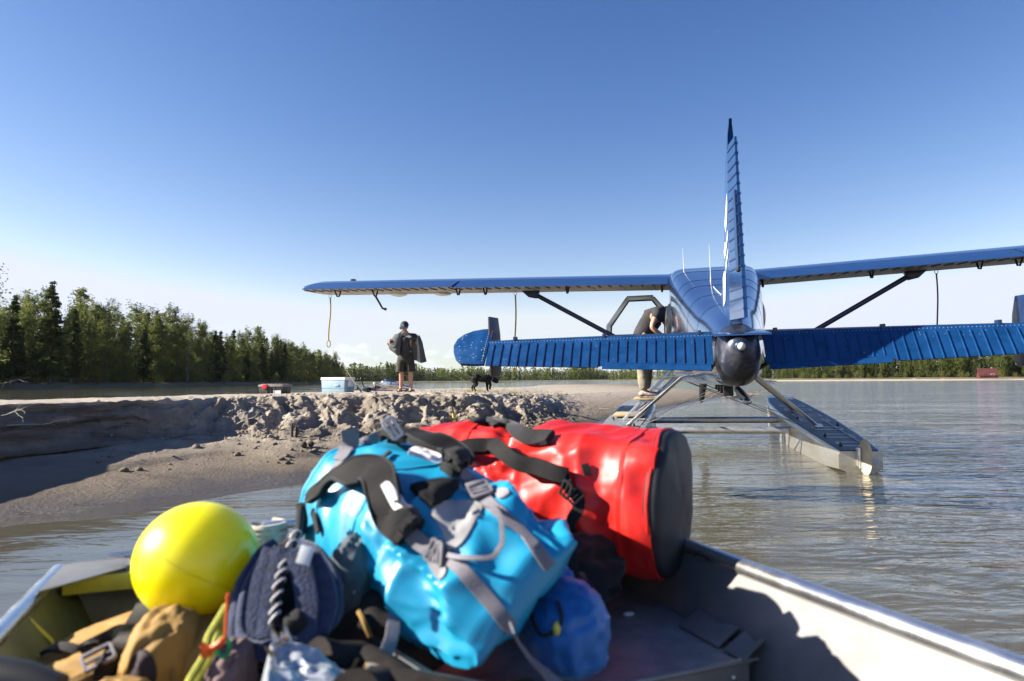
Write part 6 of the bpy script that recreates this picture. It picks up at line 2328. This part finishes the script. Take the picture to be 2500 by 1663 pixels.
# --- royal blue stuff sack
c = at(1375, 1530, 1.47)
ss = thing('stuff_sack', (c.x, c.y, ZD), 'small royal blue nylon stuff sack on the deck beside the blue duffel', 'stuff sack')
o, bv = lump('body', 'blue_nylon', c, (.088, .11, .092), E3(0, -.2, .3), 2.2, ss, .10, .09)
c2 = at(1352, 1435, 1.53)
o, bv2 = lump('neck', 'blue_nylon', c2, (.045, .05, .075), E3(0, -.25, 0), 5.2, ss, .16, .14)
P, N = drape([(1300, 1500), (1320, 1550), (1350, 1545), (1372, 1515), (1362, 1470)], [bv, bv2], 5, .004, 2)
mb = MB(); mb.tube(P, .004, 6); mb.build('draw_cord', 'black_fabric', ss, world=True)
mb = MB(); mb.sphere(P[12], (.008, .008, .014), 8, 6); mb.build('cord_lock', 'lime', ss, world=True)

# --- black pack and straps in the shade under the red duffel
c = at(1440, 1385, 1.88)
bp_ = thing('black_backpack', (c.x, c.y, ZD), 'black pack with loose straps wedged under the red duffel', 'backpack')
lump('body', 'black_fabric', c + Vector((-.10, .05, -.02)), (.20, .14, .11), E3(0, 0, .3), 4.4, bp_, .1, .1)
lump('pocket', 'black_fabric', at(1400, 1470, 1.72), (.07, .07, .07), None, 7.4, bp_, .14, .1)
for k, path in enumerate((((1392, 1330), (1398, 1400), (1412, 1470), (1440, 1540)), ((1440, 1390), (1470, 1440), (1455, 1490), (1462, 1540)))):
    pts = cr([at(x, y, 1.62 - .03 * i) for i, (x, y) in enumerate(path)], 5)
    mb = MB(); mb.ribbon(pts, [(0, -1, .4)] * len(pts), .03, .004); mb.build('loose_strap', 'black_fabric', bp_, world=True)

# --- yellow buoy ball
c = at(482, 1368, 1.52)
bu = thing('buoy', (c.x, c.y, c.z - .13), 'glossy yellow round buoy ball resting on tan packs at left', 'buoy')
bs_ = M['buoy'].node_tree.nodes['Principled BSDF']
bs_.inputs['Subsurface Weight'].default_value = .8
bs_.inputs['Subsurface Radius'].default_value = (1, .9, .1)
bs_.inputs['Subsurface Scale'].default_value = .12
mb = MB()
mb.sphere(c, (.128, .128, .1245), 64, 40)
bo = mb.build('ball', 'buoy', bu, smooth=80, world=True)
mb = MB()
mb.tube([c + Vector((.05, .05, -.115)), c + Vector((.056, .058, -.142))], [.022, .016], 12)
mb.build('rope_eye', 'buoy', bo, world=True)
mb = MB()
mb.sphere(c + Vector((-.02, .06, .112)), (.008, .008, .004), 10, 6)
mb.build('valve', 'buoy', bo, world=True)

# --- tan packs at left
tanp = thing('tan_pack', tuple(at(260, 1600, 1.4).xy) + (ZD,), 'tan canvas pack with black straps along the left hull side', 'pack')
o, t1 = lump('body', 'tan', at(290, 1590, 1.50), (.18, .09, .062), E3(.1, -.28, .35), 1.1, tanp, .08, .01, ns=(.3, 1.3, 1.3), fold=(.2, .8, .6, 5, .16))
o, t2 = lump('side_pocket', 'tan', at(170, 1672, 1.36), (.13, .08, .045), E3(0, -.3, .3), 6.1, tanp, .08, .03, ns=(.3, 1.3, 1.3), fold=(.3, .8, .4, 5, .14))
strap_on([(215, 1590), (260, 1562), (300, 1548), (335, 1555), (345, 1590), (330, 1640)], [t1, t2], .034, .008, 'webbing', 'black_fabric', tanp, lift=.006)
strap_on([(365, 1480), (345, 1520), (315, 1570), (270, 1620), (230, 1660)], [t1, t2], .05, .008, 'webbing', 'black_fabric', tanp, lift=.006)
strap_on([(105, 1610), (140, 1590), (190, 1590), (240, 1570)], [t1, t2], .02, .008, 'webbing', 'black_fabric', tanp, lift=.008)
buckle((245, 1618), [t1, t2], tanp, 1.3, .05, .04, 'grey_web', .014)
tanj = thing('tan_waders', tuple(at(400, 1580, 1.35).xy) + (ZD,), 'tan folded waders with a dark patch under the yellow buoy', 'waders')
o, t3 = lump('upper', 'tan', at(395, 1622, 1.36), (.066, .10, .105), E3(.25, .12, .2), 9.1, tanj, .06, .008, ns=(1.5, 1.3, .3), fold=(.95, -.3, .1, 5, .15))
lump('fold', 'tan', at(478, 1600, 1.42), (.085, .12, .07), E3(0, .1, .1), 3.1, tanj, .06, .03, fold=(.8, .1, .5, 5, .16))
lump('leg', 'tan', at(285, 1725, 1.18), (.06, .06, .04), E3(0, .1, .1), 13.1, tanj, .06, .03, fold=(.5, .3, .7, 5, .14))
patch_on([(312, 1650), (325, 1605), (348, 1588), (372, 1600), (380, 1660), (330, 1680)], [t3], 'knee_patch', mat('dark_purple_patch', (.03, .017, .02), .8, var=.2), tanj, .004, .006)
strap_on([(352, 1478), (372, 1466), (392, 1468)], [t3, t1], .045, .012, 'shoulder_clip', 'black_fabric', tanj, lift=.012)
mb = MB()
a = at(-40, 1650, 1.05)
mb.tube([a, at(60, 1662, 1.05), at(140, 1690, 1.05)], [.03, .028, .026], 10)
mb.build('rubber_hose', 'black', label='black rubber hose end at the bottom left corner', cat='hose')

# --- cords with an orange clip
cd = thing('yellow_cord', tuple(at(470, 1600, 1.2).xy) + (ZD,), 'yellow green doubled cord with an orange clip beside the navy pack', 'cord')
for path in (((555, 1478), (530, 1520), (508, 1560), (500, 1600), (470, 1650), (450, 1690)), ((548, 1500), (530, 1560), (515, 1610), (490, 1650), (470, 1690))):
    mb = MB(); mb.tube(cr([at(x, y, 1.30 - .02 * i) for i, (x, y) in enumerate(path)], 6), .0075, 8); mb.build('cord', 'cord_yg', cd, world=True)
mb = MB()
mb.tube(cr([at(x, y, 1.21) for x, y in ((492, 1572), (505, 1585), (520, 1582), (540, 1568), (550, 1550), (553, 1510), (556, 1450))], 5), [.005] * 4 + [.0065] * 14 + [.003] * 13, 10)
mb.box(at(505, 1590, 1.21), (.016, .012, .018))
mb.build('orange_clip', 'orange', cd, world=True)
mb = MB()
c = at(545, 1580, 1.22)
mb.tube([c + Vector((.011 * math.cos(k), 0, .017 * math.sin(k))) for k in [j * math.pi / 8 for j in range(17)]], .0035, 8)
mb.build('green_carabiner', 'green', cd, world=True)

# --- navy mesh pack with striped cord
npk = thing('navy_pack', tuple(at(690, 1500, 1.35).xy) + (ZD,), 'navy mesh padded pack with a black and white striped cord and a white tag', 'backpack')
o, nb = lump('back_panel', 'black_fabric', at(695, 1490, 1.53), (.10, .07, .12), E3(-.6, .1, .1), 11.3, npk, .08, .05)
loop = [(672, 1325), (630, 1362), (590, 1430), (572, 1510), (575, 1570), (610, 1600), (680, 1588), (750, 1570), (800, 1530), (824, 1475), (812, 1405), (775, 1350), (725, 1325)]
dl = [1.52, 1.49, 1.44, 1.38, 1.34, 1.31, 1.31, 1.32, 1.35, 1.39, 1.44, 1.49, 1.52]
pts = cr([at(x, y, d) for (x, y), d in zip(loop, dl)], 6)
mb = MB()
mb.tube(pts, [.011 + .003 * abs(math.sin(i * .4)) for i in range(len(pts))], 12)
mb.tube([p.lerp(sum(pts, Vector()) / len(pts), .14) + Vector((.004, -.012, .006)) for p in pts], .010, 12)
mb.build('padded_hoop', 'navy_mesh', npk, world=True)
for path, d0, w in ((((668, 1340), (640, 1420), (628, 1500), (632, 1570)), 1.40, .035), (((690, 1335), (668, 1420), (655, 1500), (650, 1560)), 1.395, .03), (((725, 1345), (742, 1410), (752, 1480), (745, 1560)), 1.385, .042), (((760, 1360), (790, 1420), (800, 1480), (780, 1540)), 1.40, .04)):
    pts = cr([at(x, y, d0 - .02 * i) for i, (x, y) in enumerate(path)], 6)
    mb = MB(); mb.ribbon(pts, [(0, -1, .5)] * len(pts), w, .014); mb.build('mesh_band', 'navy_mesh', npk, world=True)
pts = cr([at(x, y, d) for x, y, d in ((735, 1240, 1.55), (728, 1290, 1.49), (712, 1335, 1.41), (695, 1380, 1.37), (680, 1430, 1.345), (672, 1490, 1.33), (670, 1530, 1.32))], 10)
mb = MB(); mb.tube(pts, .009, 10); cordo = mb.build('striped_cord', 'black_fabric', npk, world=True)
for i in range(14, len(pts) - 2, 5):
    d = (pts[i + 1] - pts[i]).normalized()
    x = d.cross(Vector((0, -1, .3))).normalized()
    y = x.cross(d)
    mb = MB()
    mb.tube([pts[i] + (x * math.cos(k) + y * math.sin(k)) * .0093 + d * .010 * math.cos(k) for k in [j * math.pi / 6 for j in range(13)]], .0024, 6)
    mb.build('white_stripe', 'reflective', cordo, world=True)
mb = MB()
c = at(745, 1356, 1.33)
mb.box(c, (.026, .006, .034), E3(-.3, .25, 0))
mb.build('white_tag', 'white', npk, world=True, bevel=.002)
lump('black_knot', 'black_fabric', at(722, 1528, 1.33), (.025, .02, .025), None, 2.3, npk, .25, .2, 24, 16)

# --- mauve bag beside it, silver blue torn carton at the bottom
mv = thing('mauve_bag', tuple(at(585, 1560, 1.36).xy) + (ZD,), 'mauve brown soft bag between the buoy and the navy pack', 'bag')
o, mvb = lump('body', 'mauve', at(590, 1575, 1.50), (.055, .09, .14), E3(0, .12, 0), 4.9, mv, .06, .03, fold=(.9, .3, .1, 5, .12))
lump('flap', 'mauve', at(562, 1665, 1.28), (.04, .06, .07), E3(0, .1, 0), 1.9, mv, .1, .1)
ct = thing('torn_carton', tuple(at(780, 1640, 1.12).xy) + (ZD - .05,), 'silver blue foil carton with torn brown edges at the bottom of the picture', 'carton')
mb = MB()
A_ = [at(665, 1572, 1.20), at(735, 1578, 1.24), at(905, 1668, 1.16), at(950, 1720, 1.1), at(650, 1720, 1.05)]
n_ = Vector((.1, -.6, .75))
rows = []
for i in range(15):
    t = i / 14
    L_, R_2 = A_[0].lerp(A_[4], t), A_[1].lerp(A_[2], t) if t < 1 else A_[2]
    r = []
    for j in range(19):
        p = L_.lerp(R_2 if t < .999 else A_[3], j / 18)
        p = p + Vector((0, -.3, 1)).normalized() * (.012 * fbm(p, 16, 4, 2.) + .010 * (1 - abs(fbm(p, 22, 3, 4.)) * 2))
        r.append(p)
    rows.append(r)
sheet(mb, rows, -.004)
mb.build('crumpled_top', 'tarp', ct, world=True, smooth=25)
mb = MB()
front = []
for i in range(9):
    t = i / 8
    front.append([p + Vector((-.02 * t, -.05 * t, -.14 * t)) + Vector((.006 * fbm(p, 30, 2), 0, 0)) for p in [r[0] for r in rows]])
mb.rings(front, closed=False, caps=False)
back = [[p + Vector((.015 * i, .02 * i, -.03 * i)) for p in rows[0]] for i in range(5)]
mb.rings(back, closed=False, caps=False)
mb.build('side_wall', 'tarp', ct, world=True, smooth=25)
rn = random.Random(9)
for k in range(7):
    p = rows[0][min(18, k * 2)] if k < 5 else rows[(k - 4) * 3][0]
    mb = MB()
    mb.poly([p, p + Vector((.012, 0, .004)), p + Vector((rn.uniform(-.01, .015), -.01, rn.uniform(.015, .04)))], .003, (0, 1, .2))
    mb.build('torn_flap', 'tarp_edge' if k % 2 else 'white', ct, world=True, smooth=0)

# --- boots, strap and lumber in the shade below the blue duffel
def boot(px, py, d, rz, lab):
    c = at(px, py, d)
    t = thing('hiking_boot', (c.x, c.y, c.z - .05), lab, 'boot', 'boots under the blue duffel', rot=R3(rz) @ Matrix.Rotation(1.25, 3, 'X'))
    mb = MB()
    mb.tube([(-.10, 0, .05), (-.03, 0, .058), (.06, 0, .05), (.13, 0, .042), (.165, 0, .035)], [.042, .05, .048, .042, .02], 14, flat=.85)
    mb.tube([(-.07, 0, .06), (-.065, 0, .11), (-.06, 0, .15)], [.048, .045, .05], 14)
    mb.build('upper', mat('dark_boot_fabric', (.02, .016, .014), .9, var=.4, var_scale=20, spec=.2), t, smooth=60)
    mb = MB()
    mb.box((.02, 0, .008), (.31, .09, .026))
    mb.build('sole', 'black', t, bevel=.008)
    mb = MB()
    for k in range(5):
        mb.tube([(-.02 + .025 * k, -.03, .095 - .008 * k), (-.015 + .025 * k, 0, .108 - .008 * k), (-.02 + .025 * k, .03, .095 - .008 * k)], .004, 5)
    mb.build('laces', 'tan', t)
    mb = MB(); mb.box((.0, -.051, .055), (.05, .004, .02)); mb.build('side_label', 'reflective', t, smooth=0)
boot(985, 1600, 1.28, -.9, 'dark hiking boot standing left under the blue duffel')
boot(1060, 1640, 1.18, -.4, 'dark hiking boot lying in front, nearest to the lumber offcut')
dark = thing('dark_duffel', tuple(at(900, 1500, 1.5).xy) + (ZD,), 'dark brown gear bag in the shade below the blue duffel', 'bag')
o, db = lump('body', mat('dark_brown_fabric', (.022, .018, .016), .85, var=.3), at(880, 1505, 1.62), (.24, .16, .12), E3(0, 0, -.5), 6.6, dark, .1, .08)
P, N = drape([(880, 1500), (900, 1530), (915, 1570), (918, 1600)], [db], 5, .01, 2)
mb = MB(); mb.tube(P, .006, 8); mb.build('tan_piping', 'tan', dark, world=True)
lump('grey_pocket', mat('slate_fabric', (.07, .095, .11), .8, var=.2), at(850, 1430, 1.5), (.05, .05, .1), E3(0, .2, 0), 3.7, dark, .1, .1)
mb = MB()
pts = cr([at(962, 1505, 1.37), at(955, 1560, 1.32), at(935, 1610, 1.27), at(912, 1660, 1.22)], 5)
mb.ribbon(pts, [(.3, -.8, .5)] * len(pts), .026, .004)
mb.build('slate_strap', 'grey_web', dark, world=True)
mb = MB()
c = at(1200, 1628, 1.40)
mb.box((c.x, c.y, ZD + .024), (.19, .075, .036), E3(0, 0, .25))
mb.build('lumber_offcut', 'lumber', label='short tan lumber offcut on the deck below the blue duffel', cat='lumber', bevel=.003)
mb = MB()
rn = random.Random(2)
pts = cr([at(1010, 1490, 1.50), at(1030, 1505, 1.47), at(1050, 1520, 1.44), at(1065, 1535, 1.43), at(1085, 1545, 1.42)], 5)
mb.tube([p + Vector((0, 0, .006 * math.sin(i * 1.4))) for i, p in enumerate(pts)], .011, 8)
mb.build('frayed_rope', 'rope_pale', label='frayed pale rope end under the lower edge of the blue duffel', cat='rope')
# rope coil by the bow rail
mb = MB()
pts = []
c = at(648, 1325, 2.02)
for k in range(60):
    a = k * .45
    pts.append(c + Vector(((.045 + .01 * math.sin(k * .7)) * math.cos(a), (.05) * math.sin(a), .0009 * k)))
mb.tube(pts, .011, 8)
mb.build('rope_coil', 'rope_pale', label='small coil of pale rope on the bow beside the yellow buoy', cat='rope')
mb = MB()
pts = cr([at(600, 1375, 1.75), at(650, 1345, 1.8), at(700, 1328, 1.8), at(738, 1290, 1.75), at(735, 1235, 1.7)], 6)
mb.tube(pts, .012, 8)
mb.build('black_rope', 'black_fabric', label='black rope running from the buoy up to the blue duffel end', cat='rope')
# welded seams on the two duffels
def ring_seam(A, B, prof_r, t, parent, mt, bvs, name='welded_seam'):
    d, s, u = frame_of(A, B)
    c = A + d * (B - A).length * t
    pts = []
    for k in range(73):
        q = 2 * math.pi * k / 72
        dr = s * math.cos(q) + u * math.sin(q)
        h = bvs.ray_cast(c + dr * .5, -dr)
        pts.append((h[0] if h[0] is not None else c + dr * prof_r) + dr * .001)
    mb = MB()
    mb.ribbon(pts, [(p - c).normalized() for p in pts], .014, .0022)
    mb.build(name, mt, parent, world=True, smooth=60)
for t in (.02, .30, .90):
    ring_seam(RA, RB, .2, t, red, 'red_vinyl', RBV[0])
for t in (.0, .52):
    ring_seam(BA, BB, .19, t, bag, 'blue_vinyl', BV[0])
# rivets along the starboard side and the deck riser of the boat
for k in range(0):
    for (x, z) in ((XG - .03, ZG - .045),):
        mb = MB()
        mb.sphere((x - .004, -.5 - .12 * k, z), (.005, .006, .006), 8, 5)
        mb.build('rivet', 'rail', boat)
for k in range(9):
    mb = MB()
    mb.sphere((XD - .08 - .09 * k, -.847, ZD - .03), (.006, .004, .006), 8, 5)
    mb.build('rivet', 'rail', boat)
# upright rib on the starboard side
for y in (-2.6, -3.4):
    mb = MB()
    pts = [(XG - .018, y, ZG - .015), (XG - .062, y, ZG - .07), (XD - .012, y, ZD), (.685, y, .13)]
    mb.ribbon(pts, [(-1, 0, .3)] * 4, .05, .012)
    mb.build('side_rib', 'dirty_alu', boat)
# mould seam round the buoy
c = MATW[bu.name].translation + Vector((0, 0, .13))
ax = Vector((.5, .2, .85)).normalized()
e1 = ax.orthogonal().normalized()
e2 = ax.cross(e1)
mb = MB()
mb.tube([c + Vector(((e1 * math.cos(k) + e2 * math.sin(k)).x * .1282, (e1 * math.cos(k) + e2 * math.sin(k)).y * .1282, (e1 * math.cos(k) + e2 * math.sin(k)).z * .1247)) for k in [j * math.pi / 40 for j in range(81)]], .0006, 6)
mb.build('mould_seam', 'buoy', bo, world=True)
# ================================================================= thin air between here and the mountains
hz = bpy.data.materials.new('thin_haze')
hz.use_nodes = True
nt = hz.node_tree
nt.nodes.clear()
o = nt.nodes.new('ShaderNodeOutputMaterial')
pv = nt.nodes.new('ShaderNodeVolumePrincipled')
pv.inputs['Color'].default_value = (.78, .88, 1, 1)
pv.inputs['Density'].default_value = .00002
pv.inputs['Anisotropy'].default_value = .2
nt.links.new(pv.outputs[0], o.inputs['Volume'])
mb = MB()
mb.box((0, 2800, 125), (12100, 6700, 256))
mb.build('haze', hz, smooth=0, kind='stuff', label='thin pale haze over the river valley')
